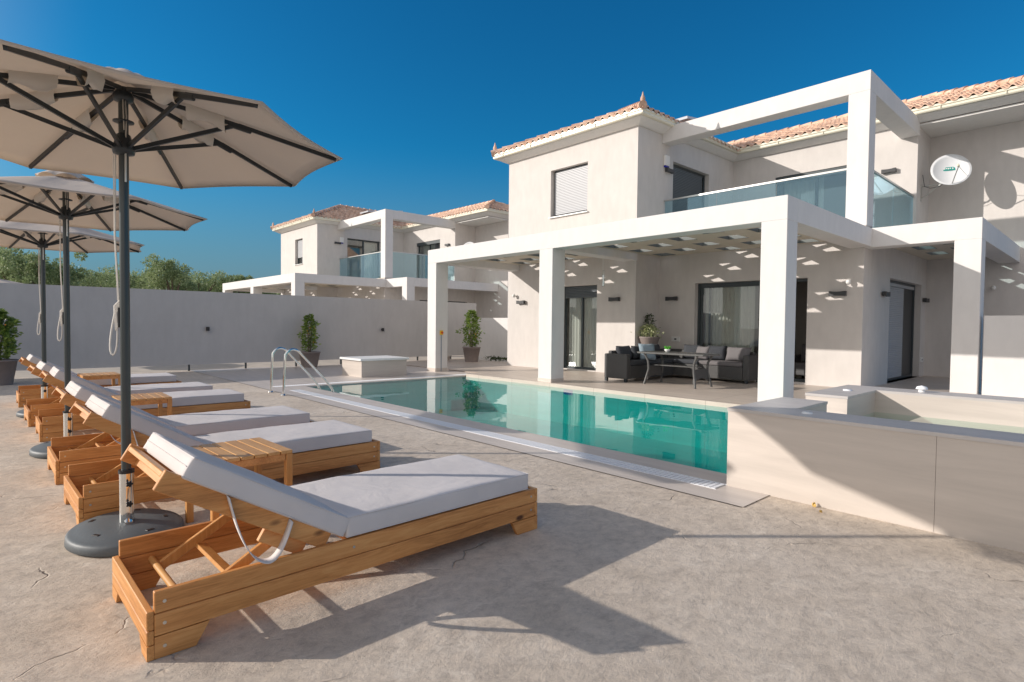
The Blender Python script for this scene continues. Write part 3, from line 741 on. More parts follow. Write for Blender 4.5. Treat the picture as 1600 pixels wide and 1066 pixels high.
# ------------------------------------------------------------------ wall lamps etc.
def wall_lamp(p, face, label):
    t = empty('wall_lamp', p, {'-y': 0, '+x': math.pi / 2}[face])
    prof = []
    mb = MB()
    pr = [(-.16, .052), (-.12, .05), (-.07, .043), (0, .04), (.07, .043), (.12, .05), (.16, .052)]
    A = [(x, h) for x, h in pr] + [(x, -h) for x, h in reversed(pr)]
    mb.prism(A, -.10, -.02, 'y'); mb.build('lamp_body', M['lamp'], t)
    mb = MB(); mb.box(-.06, .06, -.02, 0, -.035, .035); mb.build('mount', M['black'], t)
    tag(t, label, 'lamp', 'waisted dark wall lamps'); return t
wall_lamp((-8.1, 13.2, 2.03), '-y', 'dark wall lamp on the back wall left of the big sliding door')
wall_lamp((-4.16, 13.2, 2.03), '-y', 'dark wall lamp right of the big sliding door, near the house corner')
wall_lamp((-9.12, 12.12, 2.0), '-y', 'dark wall lamp between the curtained glass door and the sofa corner')
wall_lamp((-12.65, 12.12, 2.0), '-y', 'dark wall lamp on the sunlit wall left of the middle pergola post')
wall_lamp((-3.7, 14.6, 2.07), '+x', 'dark wall lamp just left of the shuttered side door')
wall_lamp((-3.7, 18.25, 2.07), '+x', 'dark wall lamp just right of the shuttered side door')
wall_lamp((-4.3, 17.2, 5.37), '-y', 'wall lamp on the upper balcony wall right of the white frame post')
wall_lamp((-8.5, 13.50, 5.47), '+x', 'wall lamp under the white alarm box beside the balcony door')
wall_lamp((-8.5 - 19.5, 13.50, 5.45), '+x', 'tiny wall lamp beside the balcony door of the distant villa')
wall_lamp((-4.3 - 19.5, 17.5, 5.37), '-y', 'tiny wall lamp on the rear balcony wall of the distant villa')
def alarm(p, label):
    t = empty('alarm_box', p)
    mb = MB(); mb.box(0, .07, -.11, .11, -.1, .17, .015, 2); mb.build('casing', M['white_p'], t)
    mb = MB(); mb.box(.0, .06, -.09, .09, -.15, -.1, .01); mb.build('lens', M['blue_p'], t)
    tag(t, label, 'alarm', 'alarm boxes')
alarm((-8.5, 13.38, 5.68), 'white alarm siren box with blue lens on the near villa upper side wall')
alarm((-28.0, 13.72, 5.6), 'white alarm siren box with blue lens on the distant villa')
def sensor(p, face, label):
    t = empty('motion_sensor', p, {'-y': 0, '+x': math.pi / 2}[face])
    mb = MB(); mb.tube([(0, 0, 0), (0, -.06, 0)], .02, 8); mb.build('bracket', M['white_p'], t)
    mb = MB(); mb.lathe([(.02, -.05), (.045, -.03), (.05, .02), (.035, .05), (.01, .055)], (0, -.09, 0), 14); mb.build('head', M['white_p'], t)
    tag(t, label, 'sensor', 'white motion sensors')
sensor((-3.95, 13.2, 2.26), '-y', 'white motion sensor on the house corner above the wall lamp')
sensor((-12.93, 12.12, 2.2), '-y', 'white motion sensor on the far left sunlit ground floor wall')
sensor((-2.3, 18.5, 2.35), '-y', 'white motion sensor on the shaded wall behind the right pergola post')
sensor((-2.3 - 19.5, 18.8, 2.0), '-y', 'tiny white sensor on the shaded ground floor of the distant villa')
for p, face, lab in (((-7.98, 13.2, .98), '-y', 'white socket plate on the back wall beside the sliding door'), ((-3.7, 18.15, .5), '+x', 'white socket plate by the shuttered side door')):
    t = empty('wall_socket', p, {'-y': 0, '+x': math.pi / 2}[face])
    mb = MB(); mb.box(-.12, .12, -.03, 0, -.06, .06, .006); mb.build('plate', M['white_p'], t)
    mb = MB(); mb.box(-.03, .03, -.034, -.03, -.02, .02); mb.build('socket', M['lamp'], t)
    tag(t, lab, 'socket')
# hanging glass tube
t = empty('hanging_lantern', (-8.65, 11.0, 3.149))
mb = MB(); mb.tube([(0, 0, 0), (0, 0, -.5)], .004, 5); mb.tube([(-.03, 0, 0), (-.03, 0, -.5)], .003, 5); mb.build('cord', M['white_p'], t)
mb = MB(); mb.lathe([(.02, -.9), (.035, -.88), (.035, -.56), (.02, -.5)], (0, 0, 0), 12); mb.build('glass_tube', M['glass'], t)
mb = MB(); mb.lathe([(.02, -.88), (.02, -.62)], (0, 0, 0), 10); mb.build('holder', M['chrome'], t)
tag(t, 'slim glass lantern hanging from the pergola ceiling near the curtained door', 'lantern')
# isolator switch on left pergola post
t = empty('isolator_switch', (-12.62, 9.0, 1.07))
t.location = (-12.77, 9.18, 1.07)
mb = MB(); mb.box(0, .03, -.05, .05, -.06, .06, .005); mb.build('plate', M['yellow'], t)
mb = MB(); mb.tube([(.03, 0, 0), (.07, 0, 0)], .028, 12); mb.build('knob', M['red'], t)
mb = MB(); mb.tube([(.012, 0, -.06), (.012, 0, -1.06)], .012, 8); mb.build('conduit', M['cable'], t)
tag(t, 'yellow and red isolator switch with grey conduit on the left pergola post', 'switch')

# satellite dish
def dish(p, label, s=1.0):
    t = empty('satellite_dish', p)
    nrm = Vector((.34, -.84, .34)).normalized(); q = nrm.to_track_quat('Z', 'Y'); mt = q.to_matrix().to_4x4(); mt.translation = Vector((.62, -.1, .3))
    R0 = .43
    mb = MB(); rings = []
    for i in range(9):
        r = R0 * i / 8; z = -.11 + .11 * (i / 8) ** 2
        rings.append([mb.bm.verts.new(mt @ Vector((r * .94 * math.cos(a * math.pi / 16), r * math.sin(a * math.pi / 16), z))) for a in range(32)] if i else [mb.bm.verts.new(mt @ Vector((0, 0, z)))])
    for i in range(1, 8):
        for k in range(32): mb.bm.faces.new((rings[i][k], rings[i][(k + 1) % 32], rings[i + 1][(k + 1) % 32], rings[i + 1][k])).smooth = True
    for k in range(32): mb.bm.faces.new((rings[0][0], rings[1][k], rings[1][(k + 1) % 32])).smooth = True
    o = mb.build('reflector', M['dish'], t)
    so = o.modifiers.new('s', 'SOLIDIFY'); so.thickness = .012
    mb = MB(); mb.tube([mt @ Vector((R0 * .945 * math.cos(a * math.pi / 16), R0 * 1.005 * math.sin(a * math.pi / 16), 0)) for a in range(33)], .01, 6); mb.build('rim', M['dish'], o)
    mb = MB(); mb.box(-.13, .13, -.05, .05, 0, .004, 0, 1, mt @ Matrix.Translation((-.02, .08, -.088))); b_ = mb.build('badge', M['teal'], o)
    mb = MB()
    for i, x in enumerate((-.09, -.05, -.01, .03, .08)): mb.box(x - .014, x + .014, -.018 + .01 * (i % 2), .022, .004, .006, 0, 1, mt @ Matrix.Translation((-.02, .085, -.088)))
    mb.build('badge_mark', M['white_p'], b_)
    fp = mt @ Vector((.05, -.20, .42))
    mb = MB(); mb.tube([mt @ Vector((0, -R0 + .02, -.02)), fp], .012, 6); mb.tube([mt @ Vector((.3, -.2, 0)), fp], .006, 5); mb.build('feed_arm', M['alu'], t)
    mb = MB(); mb.tube([fp, mt @ Vector((.05, -.12, .36))], .028, 10); mb.build('receiver', M['gutter'], t)
    mb = MB(); mb.tube([(0, 0, .0), (.45, -.02, .0), (.58, -.02, .12)], .018, 8); mb.tube([(0, 0, -.32), (.42, -.02, 0)], .014, 8)
    mb.tube([mt @ Vector((0, 0, -.12)), (.58, -.02, .12), (.58, -.02, -.02)], .02, 8); mb.box(-.002, .012, -.05, .05, -.38, .05); mb.build('bracket', M['alu'], t)
    mb = MB(); mb.tube([(.02, .02, .3), (.08, -.05, -.02), (.2, -.05, -.08), (.4, -.06, -.07), (.55, -.1, .05), mt @ Vector((.02, -R0, -.02))], .006, 6); mb.build('cable', M['black'], t)
    tag(t, label, 'satellite dish', 'satellite dishes')
dish((-3.7, 17.65, 4.95), 'large white satellite dish with teal badge on the near villa upper right wall')
dish((-3.7 - 19.5, 17.95, 4.75), 'distant white satellite dish partly hidden behind the pergola beam')

def cushion_box(mb, x0, x1, y0, y1, z0, z1, r=.016, st=.035, seed=0.0, mtx=None, crown=.007):
    inn = (x0 + r, x1 - r, y0 + r, y1 - r, z0 + r, z1 - r)
    def ax(a, b): 
        n = max(4, int((b - a) / st)); v = [a + (b - a) * i / n for i in range(n + 1)]
        return sorted(set([a, a + r * .3, a + r] + [q for q in v if a + r * 1.5 < q < b - r * 1.5] + [b - r, b - r * .3, b]))
    X, Y, Z_ = ax(x0, x1), ax(y0, y1), ax(z0, z1); cache = {}
    def V(x, y, z):
        k = (round(x, 5), round(y, 5), round(z, 5))
        if k not in cache:
            c = Vector((min(max(x, inn[0]), inn[1]), min(max(y, inn[2]), inn[3]), min(max(z, inn[4]), inn[5])))
            d = Vector((x, y, z)) - c; p = c + d.normalized() * r if d.length > 1e-6 else Vector((x, y, z))
            u = (x - x0) / (x1 - x0); w = (y - y0) / (y1 - y0)
            q = Vector((x * 3.1 + seed, y * 3.1, seed * 1.7))
            if z > (z0 + z1) / 2: p.z += crown * (4 * u * (1 - u)) ** .5 * (4 * w * (1 - w)) ** .5 - crown * .5 + .006 * noise.noise(q) + .0025 * noise.noise(q * 4)
            s_ = .004 * noise.noise(Vector((x * 2 + seed, y * 5, z * 9)))
            if x < x0 + 1e-4 or x > x1 - 1e-4: p.x += s_
            if mtx is not None: p = mtx @ p
            cache[k] = mb.bm.verts.new(p)
        return cache[k]
    def face(A_, B_, f):
        for a, b in zip(A_, A_[1:]):
            for c, d in zip(B_, B_[1:]): mb.bm.faces.new((V(*f(a, c)), V(*f(b, c)), V(*f(b, d)), V(*f(a, d)))).smooth = True
    for zz in (z0, z1): face(X, Y, lambda a, b, zz=zz: (a, b, zz))
    for yy in (y0, y1): face(X, Z_, lambda a, b, yy=yy: (a, yy, b))
    for xx in (x0, x1): face(Y, Z_, lambda a, b, xx=xx: (xx, a, b))

# ------------------------------------------------------------------ sun loungers
def make_lounger():
    # origin: near-side (+x) head corner at ground; box runs x -.72..0, y 0..2.14
    t = empty('sun_lounger')
    W = .72; L = 2.14; T = .026
    for sx in (0, 1):
        x0 = -W if sx else -T; x1 = x0 + T
        mb = MB()
        mb.box(x0, x1, T, L - T, .178, .262, .003); mb.box(x0, x1, T, L - T, .090, .175, .003)
        for ya, yb, yc in ((T, .22, .17), (L - T, L - .22, L - .17)):
            mb.prism([(ya, .002), (yc, .002), (yb, .087), (ya, .087)], x0, x1, 'x')
        pn = mb.build('side_panel', M['woodY'], t)
        sc = MB()
        for yy, zz in ((.06, .135), (.06, .22), (.06, .045), (L - .06, .135), (L - .06, .22), (.86, .22)):
            xo = x1 if not sx else x0
            sc.tube([(xo - .002, yy, zz), (xo + (.002 if not sx else -.002), yy, zz)], .007, 8)
        sc.build('screw', M['alu'], pn)
    mb = MB()
    mb.box(-W, 0, 0, T - .001, .118, .19, .003); mb.box(-W, 0, 0, T - .001, .06, .115, .003)
    mb.prism([(-W, .002), (-W + .09, .002), (-W + .13, .058), (-W, .058)], 0, T - .001, 'y'); mb.prism([(0, .002), (-.09, .002), (-.13, .058), (0, .058)], 0, T - .001, 'y')
    # corner uprights carry the head panel to full height at the sides
    mb.build('head_panel', M['woodX'], t)
    mb = MB()
    mb.box(-W, 0, L - T + .001, L, .178, .262, .003); mb.box(-W, 0, L - T + .001, L, .09, .175, .003)
    mb.prism([(-W, .002), (-W + .15, .002), (-W + .19, .087), (-W, .087)], L - T + .001, L, 'y'); mb.prism([(0, .002), (-.15, .002), (-.19, .087), (0, .087)], L - T + .001, L, 'y')
    mb.build('foot_panel', M['woodX'], t)
    mb = MB(); y = .84
    while y < L - .1: mb.box(-W + T + .002, -T - .002, y, y + .07, .238, .256, .002); y += .098
    mb.build('deck_slats', M['woodX'], t)
    # backrest: hinge at y=.80 z=.27, rises toward the head at 32 deg
    hy, hz = .80, .262; ang = R(30.8); dy, dz = -math.cos(ang), math.sin(ang)
    def bp(s, n=0): return (hy + dy * s + n * dz * 1.0 * -1 * -1, hz + dz * s + n * math.cos(ang))
    # n positive = above the board
    def pt(x, s, n): return Vector((x, hy + dy * s + math.sin(ang) * n * 1.0, hz + dz * s + math.cos(ang) * n))
    mb = MB()
    sbk = 0.12
    while sbk < .78: mb.bar(pt(-W + .052, sbk, .002), pt(-.052, sbk, .002), .07, .016, (0, math.sin(ang), math.cos(ang)), .002); sbk += .1
    mb.bar(pt(-W + .05, .832, .000), pt(-.05, .832, .000), .055, .022, (0, math.sin(ang), math.cos(ang)), .003)
    mb.bar(pt(-W + .05, .79, -.030), pt(-.05, .79, -.030), .022, .05, (0, math.sin(ang), math.cos(ang)), .002)
    br = mb.build('backrest', M['woodX'], t)
    for k, x in enumerate((-.035, -W + .035)):
        mb = MB(); mb.bar(pt(x, .06, -.020), pt(x, .86, -.020), .026, .084, (0, 0, 1), .003); sr = mb.build('side_rail', M['woodY'], br)
    for x in (-.062, -W + .062):
        mb = MB(); mb.bar(pt(x, .14, -.092), pt(x, .36, -.092), .026, .06, (0, 0, 1), .003); mb.build('hinge_block', M['woodY'], br)
    # prop: two arms from the backrest down toward the head end, cross slat and dowel
    mb = MB()
    for x in (-.105, -W + .105):
        mb.bar(pt(x, .27, -.09), (x, .16, .12), .024, .045, (0, 0, 1), .003)
    mb.bar((-W + .11, .35, .187), (-.11, .35, .187), .05, .018, (0, 0.3, 1), .002)
    mb.build('prop', M['woodZ'], t)
    mb = MB(); mb.tube([(-W + T, .155, .145), (-T, .155, .145)], .015, 10); mb.build('dowel', M['tabletop'], t)
    # mattress
    mb = MB(); cushion_box(mb, -W + .005, -.005, .822, L - .075, .266, .374, .014, .04, 1.3)
    mt_ = mb.build('mattress', M['mattress'], t, smooth=False)
    mb = MB(); m4 = Matrix(((1, 0, 0, 0), (0, dy, math.sin(ang), hy), (0, dz, math.cos(ang), hz), (0, 0, 0, 1)))
    cushion_box(mb, -W + .005, -.005, .0, .80, .014, .110, .014, .04, 5.1, m4)
    mk_ = mb.build('mattress_back', M['mattress'], t)
    for (a, b, z_, par_, mx_) in ((.827, L - .080, .366, mt_, None), (.827, L - .080, .273, mt_, None), (.005, .795, .102, mk_, m4), (.005, .795, .022, mk_, m4)):
        q_ = [Vector(p) for p in ((-W + .007, a, z_), (-.007, a, z_), (-.007, b, z_), (-W + .007, b, z_), (-W + .007, a, z_))]
        if mx_ is not None: q_ = [mx_ @ p for p in q_]
        mb = MB()
        for u_, v_ in zip(q_, q_[1:]): mb.tube([u_, v_], .0028, 5)
        mb.build('piping', M['mattress'], par_)
    mb = MB(); mb.tube([m4 @ Vector((-W + .02, .8015, .062)), m4 @ Vector((-.02, .8015, .062))], .0022, 5); mb.build('seam', M['mattress'], mt_)
    # strap loop hanging under the backrest
    mb = MB()
    for x in (-.003,):
        P0 = pt(x, .60, .010); P1 = pt(x, .29, .010); pts = []
        for i in range(25):
            f = i / 24; p = P0.lerp(P1, f); p.z -= .225 * (1 - abs(2 * f - 1) ** 2.3) ; p.y += 0
            pts.append(p)
        for a, b in zip(pts, pts[1:]):
            mb.quad(a + Vector((-.018, .0, .004)), a + Vector((.022, 0, -.004)), b + Vector((.022, 0, -.004)), b + Vector((-.018, 0, .004)))
        bmesh.ops.remove_doubles(mb.bm, verts=mb.bm.verts[:], dist=.0004)
    st = mb.build('strap', M['webbing'], t, smooth=True); so = st.modifiers.new('s', 'SOLIDIFY'); so.thickness = .004
    mb = MB(); a, b, c, d_ = pt(-.02, .60, -.03), pt(-.02, .55, -.03), pt(-.02, .55, .02), pt(-.02, .60, .02)
    for q in (a, b, c, d_): q.x = .002 - .03
    mb.quad(a, b, c, d_); mb.build('care_tag', M['headcloth'], t)
    return t
LX = [(-2.50, .44, 0), (-4.42, .42, 0), (-5.70, .40, 0), (-7.82, .42, 0), (-9.02, .38, 0), (-11.1, .36, 0)]
LL = ['nearest pine sun lounger with grey mattress, filling the lower left foreground', 'second pine sun lounger, just behind the nearest side table', 'third pine sun lounger, in front of the second side table', 'fourth pine sun lounger, behind the second side table and its parasol pole',
      'fifth pine sun lounger, right in front of the farthest side table', 'farthest pine sun lounger, behind the farthest side table near the grey wall']
proto = make_lounger()
rots = [.8, 1.2, .4, -.3, .9, .2]
for i, (x, y, r) in enumerate(LX):
    o = proto if i == 0 else copy_tree(proto)
    o.location = (x, y, 0); o.rotation_euler.z = R(rots[i])
    tag(o, LL[i], 'sun lounger', 'sun loungers in a row')

# side tables
def make_table():
    t = empty('side_table'); w, d, h = .54, .48, .49
    mb = MB(); n = 6; sw = d / n
    for i in range(n): mb.box(-w / 2, w / 2, -d / 2 + i * sw + .0035, -d / 2 + (i + 1) * sw - .0035, h - .02, h, .002)
    # slats run across
    mb.build('table_top', M['tabletop'], t)
    mb = MB(); mb.box(-w / 2 + .045, w / 2 - .045, -d / 2 + .008, -d / 2 + .028, h - .065, h - .021, .002); mb.box(-w / 2 + .045, w / 2 - .045, d / 2 - .028, d / 2 - .008, h - .065, h - .021, .002)
    mb.box(-w / 2 + .008, -w / 2 + .028, -d / 2 + .045, d / 2 - .045, h - .065, h - .021, .002); mb.box(w / 2 - .028, w / 2 - .008, -d / 2 + .045, d / 2 - .045, h - .065, h - .021, .002)
    mb.build('apron', M['woodX'], t)
    for sx in (-1, 1):
        for sy in (-1, 1):
            x = sx * (w / 2 - .022); y = sy * (d / 2 - .022); mb = MB(); mb.box(x - .02, x + .02, y - .02, y + .02, 0.001, h - .021, .002); mb.build('leg', M['woodZ'], t)
    return t
tp = make_table()
for i, (x, y, lab) in enumerate(((-3.86, 1.19, 'nearest small slatted pine side table, between the first two loungers'), (-7.22, 1.24, 'middle small slatted pine side table, between the third and fourth loungers'), (-10.62, 1.28, 'farthest small slatted pine side table, beside the last lounger'))):
    o = tp if i == 0 else copy_tree(tp)
    o.location = (x, y, 0); o.rotation_euler.z = R([2, -1, 1.5][i]); tag(o, lab, 'side table', 'side tables between the loungers')

# ------------------------------------------------------------------ parasols
def make_parasol(full=True):
    t = empty('parasol'); Rr = 1.25; zr = 2.37; zt = 2.70
    mb = MB(); mb.lathe([(.0, 0.002), (.35, .002), (.365, .01), (.36, .05), (.345, .062), (.33, .062), (.30, .078), (.15, .09), (.06, .092), (.0, .092)], (0, 0, 0), 40, 1.0, .82); ba = mb.build('base', M['rubber'], t)
    mb = MB()
    for a in (.4, 1.5, 2.7, 4.0, 5.3): mb.box(-.022, .022, -.012, .012, .080, .088, .002, 1, Matrix.Translation((.25 * math.cos(a), .2 * math.sin(a), -.003)) @ Matrix.Rotation(a + 1.57, 4, 'Z'))
    mb.build('filler_cap', M['black'], ba)
    mb = MB(); mb.tube([(0, 0, .09), (0, 0, .40)], .038, 20); mb.box(-.075, -.03, -.02, .02, .088, .105); mb.box(.03, .075, -.02, .02, .088, .105); tu = mb.build('stand_tube', M['chrome'], t)
    mb = MB(); mb.tube([(0, 0, .385), (0, 0, .405)], .042, 20); mb.build('collar', M['black'], tu)
    for z in (.21, .33):
        mb = MB()
        mb.tube([(.036, .002, z), (.066, .003, z)], .008, 8)
        for k in range(5):
            a = k * 2 * math.pi / 5; c = Vector((.072, .003, z)) + Vector((0, math.cos(a), math.sin(a))) * .012
            mb.blob(c, .0085, 1)
        mb.blob((.072, .003, z), .011, 1); mb.build('clamp_knob', M['black'], tu)
    mb = MB(); mb.tube([(0, 0, .40), (0, 0, 2.68)], .026, 16); mb.build('pole', M['polemetal'], t)
    mb = MB(); mb.lathe([(.025, 2.28), (.055, 2.29), (.062, 2.32), (.05, 2.35), (.036, 2.40), (.025, 2.41)], (0, 0, 0), 16); mb.build('runner', M['anth'], t)
    mb = MB(); mb.lathe([(.025, 2.59), (.05, 2.60), (.055, 2.63), (.03, 2.67)], (0, 0, 0), 16); mb.build('top_hub', M['anth'], t); mb = MB(); mb.lathe([(.026, 2.47), (.055, 2.475), (.055, 2.482), (.026, 2.49)], (0, 0, 0), 16); mb.build('pulley', M['anth'], t)
    off = R(18)
    # canopy : surface through ribs, sagging between, edge scalloped
    mb = MB(); nseg = 8; sub = 6; nr = 10; grid = []
    for j in range(nr + 1):
        f = .06 + .94 * j / nr; row = []
        for k in range(nseg * sub):
            a = off + 2 * math.pi * k / (nseg * sub); fr = (k % sub) / sub; mid = 1 - (2 * fr - 1) ** 2 if True else 0
            oct_ = math.cos(math.pi / 8) / math.cos((fr - .5) * 2 * math.pi / 8)
            r = Rr * f * (oct_ * (1 - .035 * mid * f ** 3))
            z = zt - (zt - zr) * f ** 1.12 - .030 * mid * math.sin(math.pi * min(1, f)) ** .7 * (.6 + .4 * f) + .004
            row.append(mb.bm.verts.new((r * math.cos(a), r * math.sin(a), z)))
        grid.append(row)
    n = nseg * sub
    for j in range(nr):
        for k in range(n): mb.bm.faces.new((grid[j][k], grid[j][(k + 1) % n], grid[j + 1][(k + 1) % n], grid[j + 1][k])).smooth = True
    # hem
    hem = []
    for k in range(n):
        v = grid[nr][k].co; hem.append(mb.bm.verts.new((v.x * .985, v.y * .985, v.z - .012)))
    for k in range(n): mb.bm.faces.new((grid[nr][k], grid[nr][(k + 1) % n], hem[(k + 1) % n], hem[k])).smooth = True
    cn = mb.build('canopy', M['canopy'], t)
    mb = MB(); rows = []
    for f, z in ((.02, 2.752), (.12, 2.745), (.20, 2.705), (.25, 2.662)):
        row = []
        for k in range(n):
            a = off + 2 * math.pi * k / n; fr = (k % sub) / sub; mid = 1 - (2 * fr - 1) ** 2
            r = .92 * f * (1 + .0 * mid); row.append(mb.bm.verts.new((r * math.cos(a), r * math.sin(a), z + (.028 * mid if f > .2 else .008 * mid))))
        rows.append(row)
    for A_, B_ in zip(rows, rows[1:]):
        for k in range(n): mb.bm.faces.new((A_[k], A_[(k + 1) % n], B_[(k + 1) % n], B_[k])).smooth = True
    mb.bm.faces.new(rows[0]); mb.build('vent', M['canopy'], cn)
    for k in range(8):
        a = off + k * math.pi / 4; c, s = math.cos(a), math.sin(a)
        def q(f, dz): return Vector((Rr * f * c, Rr * f * s, zt - (zt - zr) * f ** 1.12 + dz))
        mb = MB(); mb.bar(q(.04, -.03), q(.5, -.028), .016, .024); mb.bar(q(.5, -.026), q(.965, -.02), .016, .024)
        jx = q(.5, -.04); jx2 = q(.60, -.045)
        mb.bar(q(.455, -.036), q(.56, -.034), .022, .036, (0, 0, 1), .006)
        rb = mb.build('rib', M['anth'], t)
        mb = MB(); mb.bar((c * .05, s * .05, 2.325), q(.47, -.045), .015, .024); mb.build('strut', M['anth'], rb)
        mb = MB(); s0, s1 = q(.27, -.02), q(.44, -.02)
        sd = Vector((-s, c, 0))
        pts = []
        m_ = []
        for i in range(7):
            f = i / 6; p = s0.lerp(s1, f)
            m_.append([mb.bm.verts.new(p + sd * w_ + Vector((0, 0, dz))) for w_, dz in ((-.022, .015), (-.028, -.02), (-.016, -.055 - .020 * math.sin(f * 7 + k)), (.014, -.060 - .018 * math.sin(f * 6 + 2 * k)), (.028, -.02), (.022, .015))])
        for A_, B_ in zip(m_, m_[1:]):
            for i in range(5): mb.bm.faces.new((A_[i], A_[i + 1], B_[i + 1], B_[i])).smooth = True
        mb.build('rib_sleeve', M['sleeve'], rb)
    # ropes: camera-left side of the pole
    e = Vector((-.68, -.73, 0)).normalized() * 1.0
    mb = MB()
    mb.tube([e * .05 + Vector((0, 0, 2.34)), e * .055 + Vector((0, 0, 1.8)), e * .035 + Vector((0, 0, 1.42))], .0035, 6)
    mb.tube([e * .062 + Vector((0, 0, 2.30)), e * .06 + Vector((0, 0, 1.8)), e * .042 + Vector((0, 0, 1.42))], .0028, 6)
    loop = []
    for i in range(21):
        a = 2 * math.pi * i / 20; wv = .030 * math.sin(a) * (1 - .75 * (0.5 + .5 * math.cos(a))) ; loop.append(e * (.055 + wv + .02 * (1 - math.cos(a)) * .5) + Vector((0, 0, 1.23 + .135 * math.cos(a))))
    mb.tube(loop, .0055, 6)
    for i in range(5): 
        z0 = 1.42 - i * .012; mb.tube([e * .03 + Vector((0, 0, z0)), e * .062 + Vector((0, 0, z0 - .03)), e * .055 + Vector((0, 0, z0 - .13)), e * .035 + Vector((0, 0, z0 - .14 + i * .01))], .0055, 6)
    mb.build('rope', M['rope'], t)
    mb = MB(); mb.box(-.012, .012, -.012, .012, 1.26, 1.38, .003, 1, Matrix.Translation(e * .03)); mb.build('cleat', M['black'], t)
    mb = MB(); mb.tube([(.034, .004, 2.60), (.042, .008, 2.5), (.036, .004, 2.34)], .004, 6); mb.tube([(.04, -.008, 2.60), (.045, -.004, 2.42)], .004, 6); mb.tube([(.036, .004, 2.3), (.033, .004, 2.12)], .006, 6); mb.build('chain', M['alu'], t)
    return t
pp = make_parasol()
for i, (x, y, lab) in enumerate(((-4.08, .62, 'nearest beige parasol on a dark pole, its canopy filling the upper left'), (-7.1, .60, 'middle beige parasol of the row, second pole from the camera'), (-10.1, .60, 'farthest beige parasol of the row, third pole in front of the grey wall'))):
    o = pp if i == 0 else copy_tree(pp)
    o.location = (x, y, 0); o.rotation_euler.z = R([0, 2, -3][i]); tag(o, lab, 'parasol', 'parasols over the loungers')
o = copy_tree(pp); o.location = (-22.6, .1, .05); o.scale = (1.15, 1.15, .92); o.rotation_euler.z = R(12); tag(o, 'neighbouring parasol canopy just showing above the grey wall at far left', 'parasol')

# ------------------------------------------------------------------ pots and plants
def plant(mb, c, h, r, n, L, leafw, shape=1.0, droop=.0):
    # several upright shoots with leaves in clusters
    for i in range(n):
        f = random.random() ** .8; a = random.uniform(0, 2 * math.pi)
        prof = (math.sin(math.pi * min(1, f * .85 + .12)) ** .6) * shape
        cl = .72 + 1.1 * noise.noise(Vector((math.cos(a) * 2, math.sin(a) * 2, f * 6 + c[0])))
        rr = r * prof * cl * random.uniform(.25, 1) ** .5
        p = Vector((c[0] + rr * math.cos(a), c[1] + rr * math.sin(a), c[2] + f * h))
        d = Vector((math.cos(a), math.sin(a), random.uniform(-.6, .9))) + Vector((random.uniform(-.6, .6), random.uniform(-.6, .6), 0))
        mb.leaf(p, d, L * random.uniform(.7, 1.2), leafw)
def potted(x, y, z, pr, ph, h, r, n, lab, m='leaf', fruit=0, L=.09, rz=0, name='potted_plant', sq=False):
    t = empty(name, (x, y, z), rz)
    mb = MB(); mb.lathe([(pr * .72, 0.002), (pr * .98, ph - .03), (pr * 1.04, ph - .03), (pr * 1.04, ph), (pr * .9, ph), (pr * .88, ph - .05), (0.001, ph - .05)], (0, 0, 0), 28); mb.build('pot', M['pot'], t)
    mb = MB(); mb.lathe([(0.001, ph - .047), (pr * .87, ph - .045), (pr * .87, ph - .046)], (0, 0, 0), 16); mb.build('soil', M['soil'], t)
    mb = MB()
    for i in range(5):
        a = i * 1.3; mb.tube([(0.03 * math.cos(a), .03 * math.sin(a), ph - .05), (.05 * math.cos(a), .05 * math.sin(a), ph + h * .4), (.10 * math.cos(a + .4) * r * 4, .10 * math.sin(a + .4) * r * 4, ph + h * .8)], .01, 6, True, [.012, .009, .004])
    mb.build('stem', M['bark'], t)
    mb = MB(); plant(mb, (0, 0, ph + .03), h, r, n, L, L * .5); fo = mb.build('foliage', M[m], t, fix=False)
    if fruit:
        mb = MB()
        for i in range(fruit):
            a = random.uniform(0, 6.28); f = random.uniform(.25, .8); mb.blob((r * .75 * math.cos(a), r * .75 * math.sin(a), ph + h * f), .016, 1)
        mb.build('fruit', M['fruit'], fo)
    tag(t, lab, 'plant', 'potted shrubs against the wall' if name == 'potted_plant' else None)
    return t
potted(-15.25, .20, 0, .30, .50, .95, .32, 2300, 'bushy green shrub in a taupe pot at the left edge before the grey wall', fruit=8)
potted(-16.25, 6.98, 0, .30, .45, 1.05, .23, 950, 'slender green shrub in a taupe pot behind the pool ladder', fruit=9)
potted(-15.2, 12.2, .03, .30, .50, 1.2, .30, 1400, 'green citrus shrub in a taupe pot by the low white garden wall', fruit=9)
t = empty('plant_pot', (-16.0, 11.7, .03)); mb = MB(); mb.lathe([(.14, 0), (.17, .16), (.18, .16), (.18, .19), (.15, .19), (.14, .15), (.001, .15)], (0, 0, 0), 20); mb.build('pot', M['marble'], t)
mb = MB(); mb.lathe([(.001, .151), (.13, .155), (.13, .153)], (0, 0, 0), 12); mb.build('soil', M['soil'], t); tag(t, 'low empty cream pot between the left pergola post and the citrus shrub', 'plant pot')
# creeping plants and pebbles by the low wall
mb = MB()
for i in range(260):
    x = random.uniform(-15.6, -13.6); yy = 13.25 + random.uniform(-.18, .25); mb.leaf(Vector((x, yy, random.uniform(.03, .14))), Vector((random.uniform(-1, 1), random.uniform(-1, 1), random.uniform(.1, 1))), .09, .05)
tag(mb.build('ground_cover', M['darkleaf'], fix=False), 'low creeping leaves along the foot of the low white wall', 'ground cover', kind='stuff')
mb = MB()
for i in range(220): mb.blob((random.uniform(-16.4, -13.5), 13.3 + random.uniform(-.25, .28), .03), random.uniform(.02, .05), 1, (1, 1, .6))
tag(mb.build('pebbles', M['pebble']), 'pale pebble strip at the foot of the low white wall', 'pebbles', kind='stuff')

